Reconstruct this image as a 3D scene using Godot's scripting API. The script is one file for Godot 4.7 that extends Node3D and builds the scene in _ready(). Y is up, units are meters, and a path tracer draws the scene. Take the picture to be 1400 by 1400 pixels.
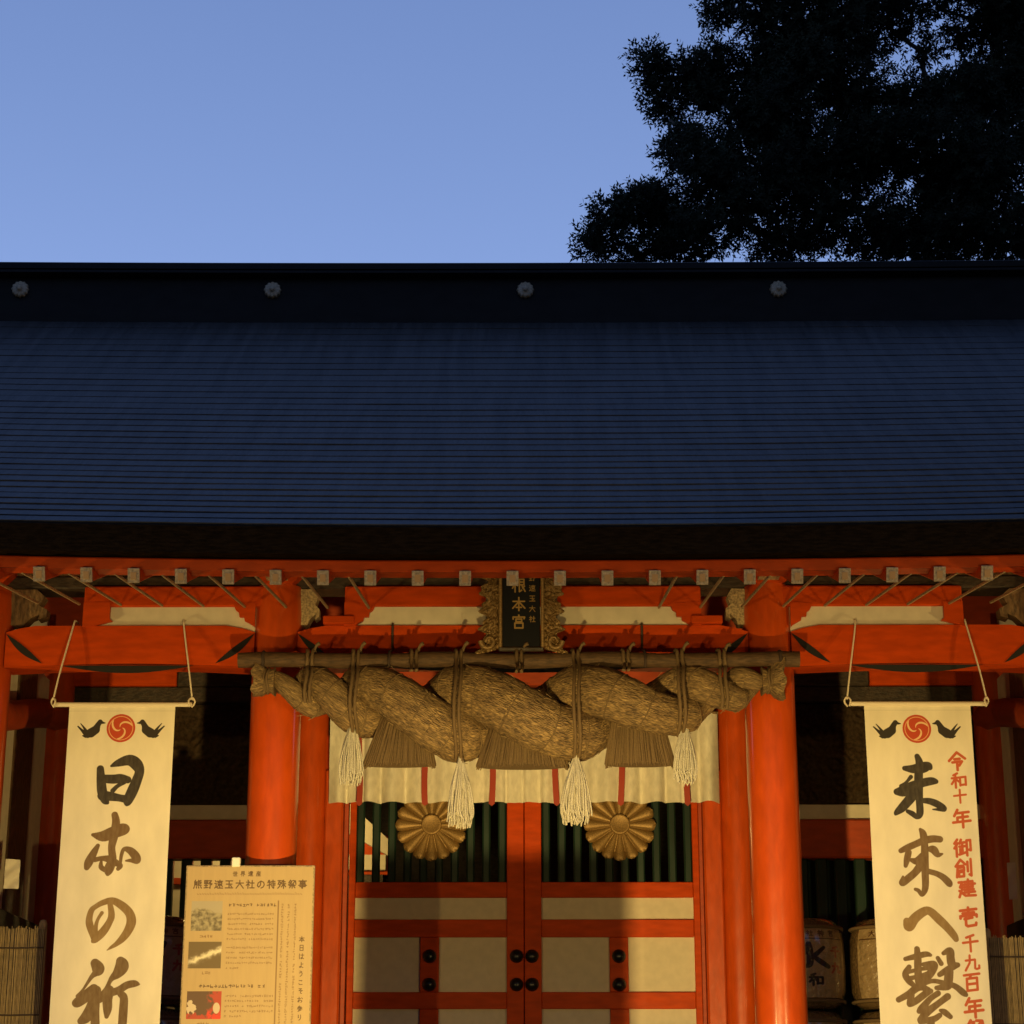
extends Node3D
# A shrine hall at dusk: vermilion porch lit by two floodlights, straw rope, banners, dark copper roof, tree behind.

var rng := RandomNumberGenerator.new()
var used := {}
var M := {}

# ---------------------------------------------------------------- naming
func numbered(called: String, parent: Node = null) -> String:
	var key := called if parent == null or parent == self else str(parent.get_instance_id()) + "/" + called
	var n: int = used.get(key, 0)
	used[key] = n + 1
	return called if n == 0 else "%s_%03d" % [called, n]

func put(called: String, mesh: Mesh, mat: Material, parent: Node = self, at := Vector3.ZERO) -> MeshInstance3D:
	var o := MeshInstance3D.new()
	o.mesh = mesh
	o.material_override = mat
	o.name = numbered(called, parent)
	o.position = at
	parent.add_child(o, true)
	return o

func thing(called: String, label: String, category: String, at := Vector3.ZERO, group := "") -> Node3D:
	var o := Node3D.new()
	o.name = numbered(called)
	o.position = at
	add_child(o, true)
	return tag(o, label, category, group)

func tag(o: Node3D, label: String, category: String, group := "") -> Node3D:
	o.set_meta("label", label)
	o.set_meta("category", category)
	if group != "":
		o.set_meta("group", group)
	return o

func setting(o: Node3D, label := "") -> Node3D:
	o.set_meta("kind", "structure")
	if label != "":
		o.set_meta("label", label)
	return o

func copy_of(src: Node3D, called: String, label: String, at: Vector3) -> Node3D:
	var c: Node3D = src.duplicate()
	c.name = numbered(called)
	add_child(c, true)
	c.position = at
	c.set_meta("label", label)
	return c

# ---------------------------------------------------------------- shapes
func begin(smooth := false) -> SurfaceTool:
	var st := SurfaceTool.new()
	st.begin(Mesh.PRIMITIVE_TRIANGLES)
	st.set_smooth_group(0 if smooth else -1)
	return st

func tri(st: SurfaceTool, a: Vector3, b: Vector3, c: Vector3, out: Vector3, ua := Vector2.ZERO, ub := Vector2.ZERO, uc := Vector2.ZERO) -> void:
	var n := (a - c).cross(a - b)
	if n.length_squared() < 1e-16:
		return
	st.set_uv(ua); st.add_vertex(a)
	if n.dot(out) >= 0.0:
		st.set_uv(ub); st.add_vertex(b)
		st.set_uv(uc); st.add_vertex(c)
	else:
		st.set_uv(uc); st.add_vertex(c)
		st.set_uv(ub); st.add_vertex(b)

func quad(st: SurfaceTool, a: Vector3, b: Vector3, c: Vector3, d: Vector3, out: Vector3, ua := Vector2.ZERO, ub := Vector2.ZERO, uc := Vector2.ZERO, ud := Vector2.ZERO) -> void:
	tri(st, a, b, c, out, ua, ub, uc)
	tri(st, a, c, d, out, ua, uc, ud)

func done(st: SurfaceTool) -> ArrayMesh:
	st.generate_normals()
	return st.commit()

# a box with chamfered edges, added to st through the transform t
func add_box(st: SurfaceTool, s: Vector3, c: float, t := Transform3D.IDENTITY) -> void:
	var h := s * 0.5
	c = minf(c, minf(h.x, minf(h.y, h.z)) * 0.9)
	var P := func(sx: float, sy: float, sz: float, ax: int) -> Vector3:
		var v := Vector3(sx * (h.x - c), sy * (h.y - c), sz * (h.z - c))
		if ax == 0: v.x = sx * h.x
		elif ax == 1: v.y = sy * h.y
		else: v.z = sz * h.z
		return t * v
	var ctr: Vector3 = t.origin
	for ax in 3:
		for sg in [-1.0, 1.0]:
			var q: Array[Vector3] = []
			for uv in [[-1.0, -1.0], [1.0, -1.0], [1.0, 1.0], [-1.0, 1.0]]:
				var e := [0.0, 0.0, 0.0]
				e[ax] = sg; e[(ax + 1) % 3] = uv[0]; e[(ax + 2) % 3] = uv[1]
				q.append(P.call(e[0], e[1], e[2], ax))
			quad(st, q[0], q[1], q[2], q[3], (q[0] + q[2]) * 0.5 - ctr)
	if c <= 0.0:
		return
	for ax in 3:
		var b := (ax + 1) % 3
		var g := (ax + 2) % 3
		for s1 in [-1.0, 1.0]:
			for s2 in [-1.0, 1.0]:
				var q: Array[Vector3] = []
				for k in [[-1.0, b], [1.0, b], [1.0, g], [-1.0, g]]:
					var e := [0.0, 0.0, 0.0]
					e[ax] = k[0]; e[b] = s1; e[g] = s2
					q.append(P.call(e[0], e[1], e[2], k[1]))
				quad(st, q[0], q[1], q[2], q[3], (q[0] + q[2]) * 0.5 - ctr)
	for s1 in [-1.0, 1.0]:
		for s2 in [-1.0, 1.0]:
			for s3 in [-1.0, 1.0]:
				var a: Vector3 = P.call(s1, s2, s3, 0)
				tri(st, a, P.call(s1, s2, s3, 1), P.call(s1, s2, s3, 2), a - ctr)

func box_mesh(s: Vector3, c := 0.006) -> ArrayMesh:
	var st := begin()
	add_box(st, s, c)
	return done(st)

# a box given by its extents
func bx(called: String, x0: float, x1: float, y0: float, y1: float, z0: float, z1: float, mat: Material, parent: Node, c := 0.006) -> MeshInstance3D:
	var s := Vector3(absf(x1 - x0), absf(y1 - y0), absf(z1 - z0))
	return put(called, box_mesh(s, c), mat, parent, Vector3(x0 + x1, y0 + y1, z0 + z1) * 0.5)

# joins closed rings of points into a skin, with caps
func skin(st: SurfaceTool, rings: Array, caps := true, uv_len := 1.0, uv_round := 1.0) -> void:
	var n: int = rings[0].size()
	var mids: Array[Vector3] = []
	for r: PackedVector3Array in rings:
		var m := Vector3.ZERO
		for p in r: m += p
		mids.append(m / n)
	var run := 0.0
	# which way round the whole skin faces outwards
	var facing := 0.0
	for i in rings.size() - 1:
		var ra: PackedVector3Array = rings[i]
		var rb: PackedVector3Array = rings[i + 1]
		var mid := (mids[i] + mids[i + 1]) * 0.5
		for k in range(0, n, maxi(n / 8, 1)):
			var k2 := (k + 1) % n
			facing += (ra[k] - rb[k2]).cross(ra[k] - ra[k2]).dot((ra[k] + rb[k2]) * 0.5 - mid)
	for i in rings.size() - 1:
		var ra: PackedVector3Array = rings[i]
		var rb: PackedVector3Array = rings[i + 1]
		var nxt := run + mids[i].distance_to(mids[i + 1])
		for k in n:
			var k2 := (k + 1) % n
			var u0 := float(k) / n * uv_round
			var u1 := float(k + 1) / n * uv_round
			var out := (ra[k] - rb[k2]).cross(ra[k] - ra[k2]) + (ra[k] - rb[k]).cross(ra[k] - rb[k2])
			quad(st, ra[k], ra[k2], rb[k2], rb[k], out * facing, Vector2(u0, run * uv_len), Vector2(u1, run * uv_len), Vector2(u1, nxt * uv_len), Vector2(u0, nxt * uv_len))
		run = nxt
	if caps:
		st.set_smooth_group(-1)
		for e in [0, rings.size() - 1]:
			var r: PackedVector3Array = rings[e]
			var out: Vector3 = mids[0] - mids[1] if e == 0 else mids[-1] - mids[-2]
			for k in n:
				tri(st, mids[e], r[k], r[(k + 1) % n], out)
		st.set_smooth_group(0)

func smooth_path(pts: Array, per := 6) -> PackedVector3Array:
	var out := PackedVector3Array()
	for i in pts.size() - 1:
		var a: Vector3 = pts[maxi(i - 1, 0)]
		var b: Vector3 = pts[i]
		var c: Vector3 = pts[i + 1]
		var d: Vector3 = pts[mini(i + 2, pts.size() - 1)]
		for k in per:
			out.append(b.cubic_interpolate(c, a, d, float(k) / per))
	out.append(pts[-1])
	return out

# a tube along pts; rad is a number or a Callable(0..1); twist adds rope-like lobes
func add_tube(st: SurfaceTool, pts: PackedVector3Array, rad, sides := 10, caps := true, lobes := 0, lay := 0.0) -> void:
	var rings := []
	var up := Vector3(0.31, 0.2, 0.93).normalized()
	var run := 0.0
	for i in pts.size():
		var t: Vector3 = (pts[mini(i + 1, pts.size() - 1)] - pts[maxi(i - 1, 0)]).normalized()
		var x := up.cross(t)
		if x.length() < 0.05:
			x = Vector3.RIGHT.cross(t)
		x = x.normalized()
		var y := t.cross(x).normalized()
		up = t.cross(x).normalized() * -1.0 if false else y
		up = y
		x = up.cross(t).normalized()
		if i > 0: run += pts[i].distance_to(pts[i - 1])
		var r: float = rad.call(float(i) / maxi(pts.size() - 1, 1)) if rad is Callable else float(rad)
		var ring := PackedVector3Array()
		for k in sides:
			var a := TAU * k / sides
			var rr := r
			if lobes > 0: rr *= 1.0 + 0.22 * cos(lobes * a + run * lay)
			ring.append(pts[i] + (x * cos(a) + y * sin(a)) * rr)
		rings.append(ring)
	skin(st, rings, caps, 1.0 / 0.5, 1.0)

func tube_mesh(pts: PackedVector3Array, rad, sides := 10, lobes := 0, lay := 0.0) -> ArrayMesh:
	var st := begin(true)
	add_tube(st, pts, rad, sides, true, lobes, lay)
	return done(st)

# profile of (radius, height) pairs turned round y
func lathe(profile: Array, sides := 32, flute := 0.0, flutes := 0) -> ArrayMesh:
	var st := begin(true)
	var rings := []
	for p: Vector2 in profile:
		var ring := PackedVector3Array()
		for k in sides:
			var a := TAU * k / sides
			var r := p.x * (1.0 + flute * cos(flutes * a))
			ring.append(Vector3(cos(a) * r, p.y, -sin(a) * r))
		rings.append(ring)
	skin(st, rings, true, 1.0, 1.0)
	return done(st)

# a flat outline (x, y) given thickness along z, centred on z = 0
func prism(poly: PackedVector2Array, depth: float) -> ArrayMesh:
	var st := begin()
	var ids := Geometry2D.triangulate_polygon(poly)
	var zf := Vector3(0, 0, depth * 0.5)
	for i in range(0, ids.size(), 3):
		var a := Vector3(poly[ids[i]].x, poly[ids[i]].y, 0)
		var b := Vector3(poly[ids[i + 1]].x, poly[ids[i + 1]].y, 0)
		var c := Vector3(poly[ids[i + 2]].x, poly[ids[i + 2]].y, 0)
		tri(st, a + zf, b + zf, c + zf, Vector3.BACK)
		tri(st, a - zf, b - zf, c - zf, Vector3.FORWARD)
	var ccw := not Geometry2D.is_polygon_clockwise(poly)
	for i in poly.size():
		var p := poly[i]
		var q := poly[(i + 1) % poly.size()]
		var d := q - p
		var n := Vector3(d.y, -d.x, 0) * (1.0 if ccw else -1.0)
		quad(st, Vector3(p.x, p.y, 0) + zf, Vector3(q.x, q.y, 0) + zf, Vector3(q.x, q.y, 0) - zf, Vector3(p.x, p.y, 0) - zf, n)
	return done(st)

# a (z, y) outline drawn out along x; it rises by lift * x * x towards the ends, as shrine eaves do
func along_x(profile: PackedVector2Array, x0: float, x1: float, segs: int, lift: float, sway := 0.0, sd := 0.0) -> ArrayMesh:
	var st := begin()
	var n := profile.size()
	var mid := Vector2.ZERO
	for p in profile: mid += p / n
	var at := func(x: float, p: Vector2) -> Vector3: return Vector3(x, p.y + lift * x * x + sway * (sin(x * 1.7 + sd) + 0.6 * sin(x * 4.3 + sd * 2.3)), p.x)
	for s in segs:
		var xa := lerpf(x0, x1, float(s) / segs)
		var xb := lerpf(x0, x1, float(s + 1) / segs)
		for i in n:
			var p := profile[i]
			var q := profile[(i + 1) % n]
			var o := (p + q) * 0.5 - mid
			quad(st, at.call(xa, p), at.call(xb, p), at.call(xb, q), at.call(xa, q), Vector3(0, o.y, o.x))
	var ids := Geometry2D.triangulate_polygon(profile)
	for i in range(0, ids.size(), 3):
		for e in [x0, x1]:
			tri(st, at.call(e, profile[ids[i]]), at.call(e, profile[ids[i + 1]]), at.call(e, profile[ids[i + 2]]), Vector3(signf(e - (x0 + x1) * 0.5), 0, 0))
	return done(st)

# a sheet of cells w by h in x and y whose points come from f(u, v)
func sheet(nu: int, nv: int, f: Callable, smooth := true, toward := Vector3.BACK) -> ArrayMesh:
	var st := begin(smooth)
	var p := []
	for j in nv + 1:
		var row := PackedVector3Array()
		for i in nu + 1: row.append(f.call(float(i) / nu, float(j) / nv))
		p.append(row)
	for j in nv:
		for i in nu:
			var u0 := float(i) / nu; var u1 := float(i + 1) / nu
			var v0 := float(j) / nv; var v1 := float(j + 1) / nv
			quad(st, p[j][i], p[j][i + 1], p[j + 1][i + 1], p[j + 1][i], toward, Vector2(u0, v0), Vector2(u1, v0), Vector2(u1, v1), Vector2(u0, v1))
	return done(st)

# ---------------------------------------------------------------- textures and materials
func noise_tex(sd: int, freq: float, lo: float, hi: float, oct := 4, size := 512, stretch := Vector2.ONE) -> ImageTexture:
	return ImageTexture.create_from_image(noise_img(sd, freq, lo, hi, oct, size, stretch))

func noise_img(sd: int, freq: float, lo: float, hi: float, oct := 4, size := 512, _s := Vector2.ONE) -> Image:
	var f := FastNoiseLite.new()
	f.seed = sd
	f.noise_type = FastNoiseLite.TYPE_SIMPLEX_SMOOTH
	f.frequency = freq
	f.fractal_octaves = oct
	var img := f.get_seamless_image(size, size)
	img.convert(Image.FORMAT_L8)
	var d := img.get_data()
	for i in d.size():
		d[i] = int(clampf(lerpf(lo, hi, d[i] / 255.0), 0, 1) * 255.0)
	var out := Image.create_from_data(size, size, false, Image.FORMAT_L8, d)
	out.generate_mipmaps()
	return out

func bump_tex(sd: int, freq: float, strength: float, oct := 4, size := 512) -> ImageTexture:
	var img := noise_img(sd, freq, 0, 1, oct, size)
	img.clear_mipmaps()
	img.convert(Image.FORMAT_RGBA8)
	img.bump_map_to_normal_map(strength)
	return ImageTexture.create_from_image(img)

func mat(linear: Color, rough := 0.6, tex: Texture2D = null, bump: Texture2D = null, scale := Vector3.ONE, bump_scale := 1.0) -> StandardMaterial3D:
	var m := StandardMaterial3D.new()
	m.albedo_color = linear.linear_to_srgb()
	m.roughness = rough
	if tex != null:
		m.albedo_texture = tex
	if bump != null:
		m.normal_enabled = true
		m.normal_texture = bump
		m.normal_scale = bump_scale
	if tex != null or bump != null:
		m.uv1_triplanar = true
		m.uv1_world_triplanar = true
		m.uv1_scale = scale
	return m

func make_materials() -> void:
	var mottle := noise_tex(3, 0.012, 0.72, 1.12, 5)
	var soft := noise_tex(43, 0.03, 0.86, 1.03, 5)
	var grain := noise_tex(7, 0.03, 0.6, 1.15, 5)
	var fine := noise_tex(11, 0.08, 0.62, 1.2, 3)
	var bumps := bump_tex(13, 0.02, 3.0)
	var rough_bumps := bump_tex(17, 0.06, 6.0)
	M.red = mat(Color(0.58, 0.074, 0.005), 0.30, soft, bumps, Vector3(0.9, 0.25, 0.9), 0.12)
	M.red.clearcoat_enabled = true
	M.red.clearcoat = 0.9
	M.red.clearcoat_roughness = 0.10
	M.red_beam = mat(Color(0.56, 0.062, 0.004), 0.42, soft, bumps, Vector3(0.25, 0.9, 0.9), 0.15)
	M.red_beam.metallic_specular = 0.25
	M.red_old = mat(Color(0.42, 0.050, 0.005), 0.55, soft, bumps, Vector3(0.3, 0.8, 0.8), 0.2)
	M.cream = mat(Color(0.68, 0.61, 0.47), 0.85, noise_tex(47, 0.02, 0.93, 1.0, 4), null, Vector3(0.8, 0.8, 0.8))
	M.panel = mat(Color(0.68, 0.585, 0.44), 0.8, noise_tex(41, 0.03, 0.94, 1.0, 3), null, Vector3(0.7, 0.7, 0.7))
	M.crest = mat(Color(0.36, 0.31, 0.22), 0.6, grain, null, Vector3(6, 6, 6))
	M.cap = mat(Color(0.50, 0.37, 0.20), 0.7, grain, null, Vector3(3, 3, 3))
	M.inlay = mat(Color(0.42, 0.24, 0.09), 0.6)
	M.dark_wood = mat(Color(0.055, 0.036, 0.022), 0.6, grain, rough_bumps, Vector3(0.6, 2, 2), 0.3)
	M.carved = mat(Color(0.055, 0.034, 0.018), 0.65, grain, rough_bumps, Vector3(1.5, 1.5, 1.5), 0.3)
	M.carved.metallic_specular = 0.2
	M.brown_wood = mat(Color(0.22, 0.13, 0.06), 0.6, grain, rough_bumps, Vector3(2, 0.5, 2), 0.3)
	M.log = mat(Color(0.13, 0.072, 0.032), 0.75, grain, rough_bumps, Vector3(0.7, 4, 4), 0.5)
	M.black = mat(Color(0.010, 0.009, 0.008), 0.85)
	M.iron = mat(Color(0.010, 0.009, 0.009), 0.28)
	M.green = mat(Color(0.013, 0.036, 0.026), 0.35, mottle, null, Vector3(1, 0.3, 1))
	M.gold = mat(Color(0.31, 0.185, 0.06), 0.5, fine, null, Vector3(2, 2, 2))
	M.gold.metallic = 0.4
	M.gilt = mat(Color(0.27, 0.16, 0.055), 0.5, grain, null, Vector3(4, 4, 4))
	M.gilt.metallic = 0.35
	M.ridge = mat(Color(0.006, 0.006, 0.006), 0.6, mottle, null, Vector3(0.4, 1, 1))
	M.ridge.metallic_specular = 0.25
	M.fascia = mat(Color(0.016, 0.010, 0.005), 0.9, grain, rough_bumps, Vector3(0.5, 3, 3), 0.5)
	M.fascia.metallic_specular = 0.1
	M.copper = mat(Color(0.019, 0.019, 0.019), 0.55, noise_tex(23, 0.02, 0.1, 1.6, 5), bumps, Vector3(0.55, 0.06, 0.06), 0.7)
	M.stone = mat(Color(0.14, 0.13, 0.12), 0.85, mottle, rough_bumps, Vector3(0.6, 0.6, 0.6), 0.6)
	M.gravel = mat(Color(0.24, 0.22, 0.19), 0.95, fine, rough_bumps, Vector3(0.8, 0.8, 0.8), 1.0)
	M.cloth = mat(Color(0.82, 0.76, 0.63), 0.85, soft, null, Vector3(1.5, 0.6, 1.5))
	M.tassel = mat(Color(0.72, 0.67, 0.55), 0.8, fine, null, Vector3(6, 2, 6))
	M.ribbon = mat(Color(0.36, 0.04, 0.02), 0.7)
	M.cord = mat(Color(0.20, 0.125, 0.055), 0.85, fine, null, Vector3(8, 8, 8))
	M.white_cord = mat(Color(0.72, 0.62, 0.46), 0.75)
	M.thin_cord = mat(Color(0.05, 0.03, 0.02), 0.8)
	M.stalk = mat(Color(0.33, 0.23, 0.11), 0.8)
	M.skirt = mat(Color(0.21, 0.135, 0.06), 0.85, fine, null, Vector3(9, 1.2, 9))
	M.reed = mat(Color(0.40, 0.29, 0.14), 0.7, grain, null, Vector3(14, 0.8, 14))
	M.bark = mat(Color(0.035, 0.028, 0.022), 0.9, grain, rough_bumps, Vector3(1.5, 0.5, 1.5), 1.0)
	M.leaf = mat(Color(0.009, 0.013, 0.007), 0.8)
	M.leaf.metallic_specular = 0.25
	M.leaf.vertex_color_use_as_albedo = true
	M.metal = mat(Color(0.05, 0.05, 0.05), 0.5)
	# straw: long fibres along the strand (v runs along, u round)
	var img := Image.create(256, 512, false, Image.FORMAT_RGB8)
	var f := FastNoiseLite.new()
	f.seed = 5
	f.frequency = 1.0
	f.fractal_octaves = 3
	for y in 512:
		for x in 256:
			var a := TAU * x / 256.0
			var w := 0.5 + 0.5 * f.get_noise_3d(cos(a) * 13.0, sin(a) * 13.0, y * 0.035)
			var w2 := 0.5 + 0.5 * f.get_noise_3d(cos(a) * 2.0, sin(a) * 2.0, y * 0.012 + 40.0)
			var v := clampf(0.16 + 0.86 * w + 0.40 * (w2 - 0.5), 0.05, 1.0)
			img.set_pixel(x, y, Color(v, v * (0.95 + 0.05 * w2), v * 0.93))
	img.generate_mipmaps()
	var st := ImageTexture.create_from_image(img)
	var nb := Image.create(256, 512, false, Image.FORMAT_RGBA8)
	nb.copy_from(img)
	nb.clear_mipmaps()
	nb.convert(Image.FORMAT_RGBA8)
	nb.bump_map_to_normal_map(5.0)
	var m := StandardMaterial3D.new()
	m.albedo_color = Color(0.72, 0.485, 0.23).linear_to_srgb()
	m.albedo_texture = st
	m.normal_enabled = true
	m.normal_texture = ImageTexture.create_from_image(nb)
	m.normal_scale = 1.4
	m.roughness = 0.75
	m.uv1_scale = Vector3(1, 1, 1)
	M.straw = m

# ---------------------------------------------------------------- ink on cloth and board
class Ink:
	var w: int
	var h: int
	var a: PackedFloat32Array
	func _init(pw: int, ph: int) -> void:
		w = pw; h = ph
		a = PackedFloat32Array(); a.resize(w * h)
	# pts hold x, y and full width
	func stroke(pts: PackedVector3Array) -> void:
		for i in maxi(pts.size() - 1, 1):
			var p := pts[i]
			var q := pts[mini(i + 1, pts.size() - 1)]
			var m := maxf(p.z, q.z) * 0.5 + 1.0
			var x0 := maxi(0, int(minf(p.x, q.x) - m)); var x1 := mini(w - 1, int(maxf(p.x, q.x) + m) + 1)
			var y0 := maxi(0, int(minf(p.y, q.y) - m)); var y1 := mini(h - 1, int(maxf(p.y, q.y) + m) + 1)
			var d := Vector2(q.x - p.x, q.y - p.y)
			var l := maxf(d.length_squared(), 1e-6)
			for y in range(y0, y1 + 1):
				for x in range(x0, x1 + 1):
					var e := Vector2(x + 0.5 - p.x, y + 0.5 - p.y)
					var t := clampf(e.dot(d) / l, 0.0, 1.0)
					var c := clampf(lerpf(p.z, q.z, t) * 0.5 - (e - d * t).length() + 0.5, 0.0, 1.0)
					var k := y * w + x
					if c > a[k]: a[k] = c
	# strokes parted by ; each "x y width x y width ..."
	func brush(text: String) -> void:
		for s in text.split(";"):
			var n := s.split_floats(" ")
			var raw: Array[Vector3] = []
			for i in range(0, n.size() - 2, 3): raw.append(Vector3(n[i], n[i + 1], n[i + 2]))
			var pts := PackedVector3Array()
			for i in raw.size() - 1:
				var z := raw[maxi(i - 1, 0)]
				var r := raw[mini(i + 2, raw.size() - 1)]
				for k in 5: pts.append(raw[i].cubic_interpolate(raw[i + 1], z, r, k / 5.0))
			pts.append(raw[-1])
			for i in pts.size(): pts[i].z = maxf(pts[i].z, 1.5)
			stroke(pts)
	# a character written on a square of 100 units, its middle at (cx, cy)
	func glyph(text: String, cx: float, cy: float, size: float, wide := 0.09, slant := 0.0) -> void:
		for s in text.split(";"):
			var n := s.split_floats(" ")
			var pts := PackedVector3Array()
			for i in range(0, n.size() - 1, 2):
				var px := (n[i] - 50.0) / 100.0
				var py := (n[i + 1] - 50.0) / 100.0
				pts.append(Vector3(cx + px * size, cy + (py - px * slant) * size, size * wide))
			stroke(pts)
	func over(img: Image, c: Color, share := 1.0) -> void:
		for y in h:
			for x in w:
				var k := a[y * w + x]
				if k > 0.004: img.set_pixel(x, y, img.get_pixel(x, y).lerp(c, k * share))
		a.fill(0.0)

const GLYPHS := {
	"令": "50 5 8 45;50 5 92 42;36 40 64 40;25 55 75 55 60 75;50 62 50 98",
	"和": "42 8 18 18;8 35 50 35;30 16 30 95;28 40 6 70;32 42 50 60;58 35 58 85;58 35 92 35 92 85;58 82 92 82",
	"十": "10 45 90 45;50 8 50 95",
	"年": "30 5 12 35;25 22 88 22;28 45 82 45;28 45 28 68;5 68 95 68;56 22 56 98",
	"御": "22 5 6 25;24 25 5 50;16 42 16 95;42 8 34 28;34 24 62 24;32 44 64 44;48 24 48 80;36 58 36 84;30 86 64 78;72 15 92 15 92 70 84 66;72 15 72 95",
	"創": "35 5 8 38;35 5 60 32;22 38 48 38;18 46 52 46 52 62 18 62;18 46 12 95;24 70 50 70 50 94 24 94 24 70;72 20 72 70;90 8 90 95 80 88",
	"建": "36 16 82 16 82 44 36 44;28 30 94 30;36 58 86 58;30 72 92 72;58 5 58 84;8 15 26 15 14 42 28 42 8 92;10 60 40 88 95 92",
	"壱": "10 15 90 15;50 4 50 28;22 30 78 30;10 42 10 52;10 42 90 42 90 52;30 58 68 54;36 52 36 88 44 94 84 92 86 82",
	"千": "70 8 28 18;8 45 92 45;50 15 50 98",
	"九": "12 35 70 35 68 88 78 94 94 90 94 74;38 6 36 50 8 95",
	"百": "8 10 92 10;48 10 36 30;22 30 78 30 78 94 22 94 22 30;22 60 78 60",
	"世": "6 38 94 38;50 10 50 70;74 10 74 70 50 70;26 8 26 92 86 92",
	"界": "22 6 78 6 78 44 22 44 22 6;50 6 50 44;22 25 78 25;48 44 8 66;52 44 92 66;36 62 30 95;64 60 64 96",
	"遺": "40 8 84 8 84 22 40 22 40 8;62 2 62 32;32 32 92 32;44 40 80 40 80 74 44 74 44 40;44 51 80 51;44 62 80 62;10 12 20 22;6 40 22 40 20 76 6 92;20 78 40 92 96 92",
	"産": "50 2 50 14;14 14 88 14;34 20 40 32;66 20 60 32;18 36 90 36;18 36 6 96;38 44 30 58;34 56 84 56;36 72 82 72;26 92 92 92;58 44 58 92",
	"熊": "24 4 14 24 44 22;16 32 42 32 42 66;16 32 16 66;16 44 42 44;16 55 42 55;58 6 58 28 90 26;86 8 60 16;58 38 58 62 90 60;86 40 60 48;12 78 6 94;36 78 38 92;60 78 64 92;84 76 94 92",
	"野": "10 8 44 8 44 44 10 44 10 8;10 26 44 26;27 8 27 88;10 64 44 64;6 90 48 86;56 10 88 10 72 28;62 28 80 36;54 44 94 44 88 56;74 44 74 94 64 88",
	"速": "34 16 92 16;42 28 84 28 84 50 42 50 42 28;62 4 62 84;60 52 36 74;64 52 92 72;10 10 20 22;6 40 22 40 20 76 6 92;20 78 40 92 96 92",
	"玉": "12 12 88 12;18 48 82 48;8 90 92 90;50 12 50 90;66 62 78 76",
	"大": "8 36 92 36;50 6 50 40 10 94;52 42 92 94",
	"社": "24 4 30 14;8 26 42 26 6 62;26 44 26 96;30 48 42 60;50 36 94 36;72 8 72 90;46 90 96 90",
	"の": "50 18 46 60 28 82 12 66 20 36 50 14 82 28 90 56 76 82 54 92",
	"特": "20 8 12 34;14 26 44 26;30 6 30 96;6 62 46 52;52 18 92 18;70 4 70 38;48 38 96 38;48 58 96 58;80 42 80 94 68 88;58 70 64 80",
	"殊": "8 10 44 10;26 10 10 50;18 28 42 28 30 70 8 94;18 46 28 58;60 8 54 30;56 22 90 22;48 44 96 44;72 4 72 96;70 48 48 80;74 48 96 78",
	"祭": "30 4 10 34;24 14 46 14 38 36 8 56;20 26 30 34;58 8 86 12 92 50;84 12 56 44;34 50 68 50;18 64 84 64;50 64 50 94;32 74 20 90;68 74 82 90",
	"事": "8 14 92 14;24 24 76 24 76 38 24 38 24 24;20 48 80 48 80 76;6 62 94 62;20 76 80 76;50 2 50 94 38 90",
	"本": "10 32 90 32;50 6 50 96;48 36 8 80;52 36 92 80;32 74 68 74",
	"宮": "50 2 50 14;10 16 10 30;10 16 90 16 86 28;30 30 70 30 70 48 30 48 30 30;50 48 44 58;22 58 78 58 78 92 22 92 22 58",
	"根": "24 4 24 96;6 30 44 30;24 34 6 70;26 36 42 52;54 8 86 8 86 46 54 46;54 27 86 27;54 8 54 94 70 84;70 48 94 92;90 56 76 68",
	"神": "24 4 30 14;8 26 42 26 6 62;26 44 26 96;30 48 42 60;52 22 92 22 92 70 52 70 52 22;52 46 92 46;72 4 72 98",
	"日": "24 8 76 8 76 94 24 94 24 8;24 50 76 50",
	"は": "20 10 16 50 22 92;40 30 92 30;68 8 68 80 50 92 42 80 56 70 90 90",
	"よ": "52 6 52 78 34 92 22 80 40 72 84 92;52 36 84 32",
	"う": "34 8 66 16;26 40 58 30 74 44 68 72 40 96",
	"こ": "26 20 74 20 62 28;22 70 36 86 80 84",
	"そ": "26 12 72 12 28 44 86 42 54 60 52 82 74 92",
	"お": "10 30 60 28;34 6 34 84 14 82 22 60 62 54 84 70 66 92;76 16 90 32",
	"り": "30 12 28 56 36 48;66 10 70 50 60 80 40 96",
	"参": "48 4 24 22 72 20;14 34 86 34;48 20 40 34 10 56;54 36 90 56;60 44 34 58;66 56 30 74;74 70 20 94",
}

# ---------------------------------------------------------------- the scene, in order
func _ready() -> void:
	rng.seed = 4711
	set_camera_and_sky()
	make_materials()
	build_ground()
	build_floodlights()
	build_sky_blocking_grove()
	build_fill_lanterns()
	build_hall()
	build_tree()
	build_rope()
	build_curtain()
	build_plaque()
	build_banners()
	build_notice_board()
	build_offering_box()
	build_barrels()
	build_screens()

const LAMP_COLOR := Color(1.0, 0.69, 0.22)

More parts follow.
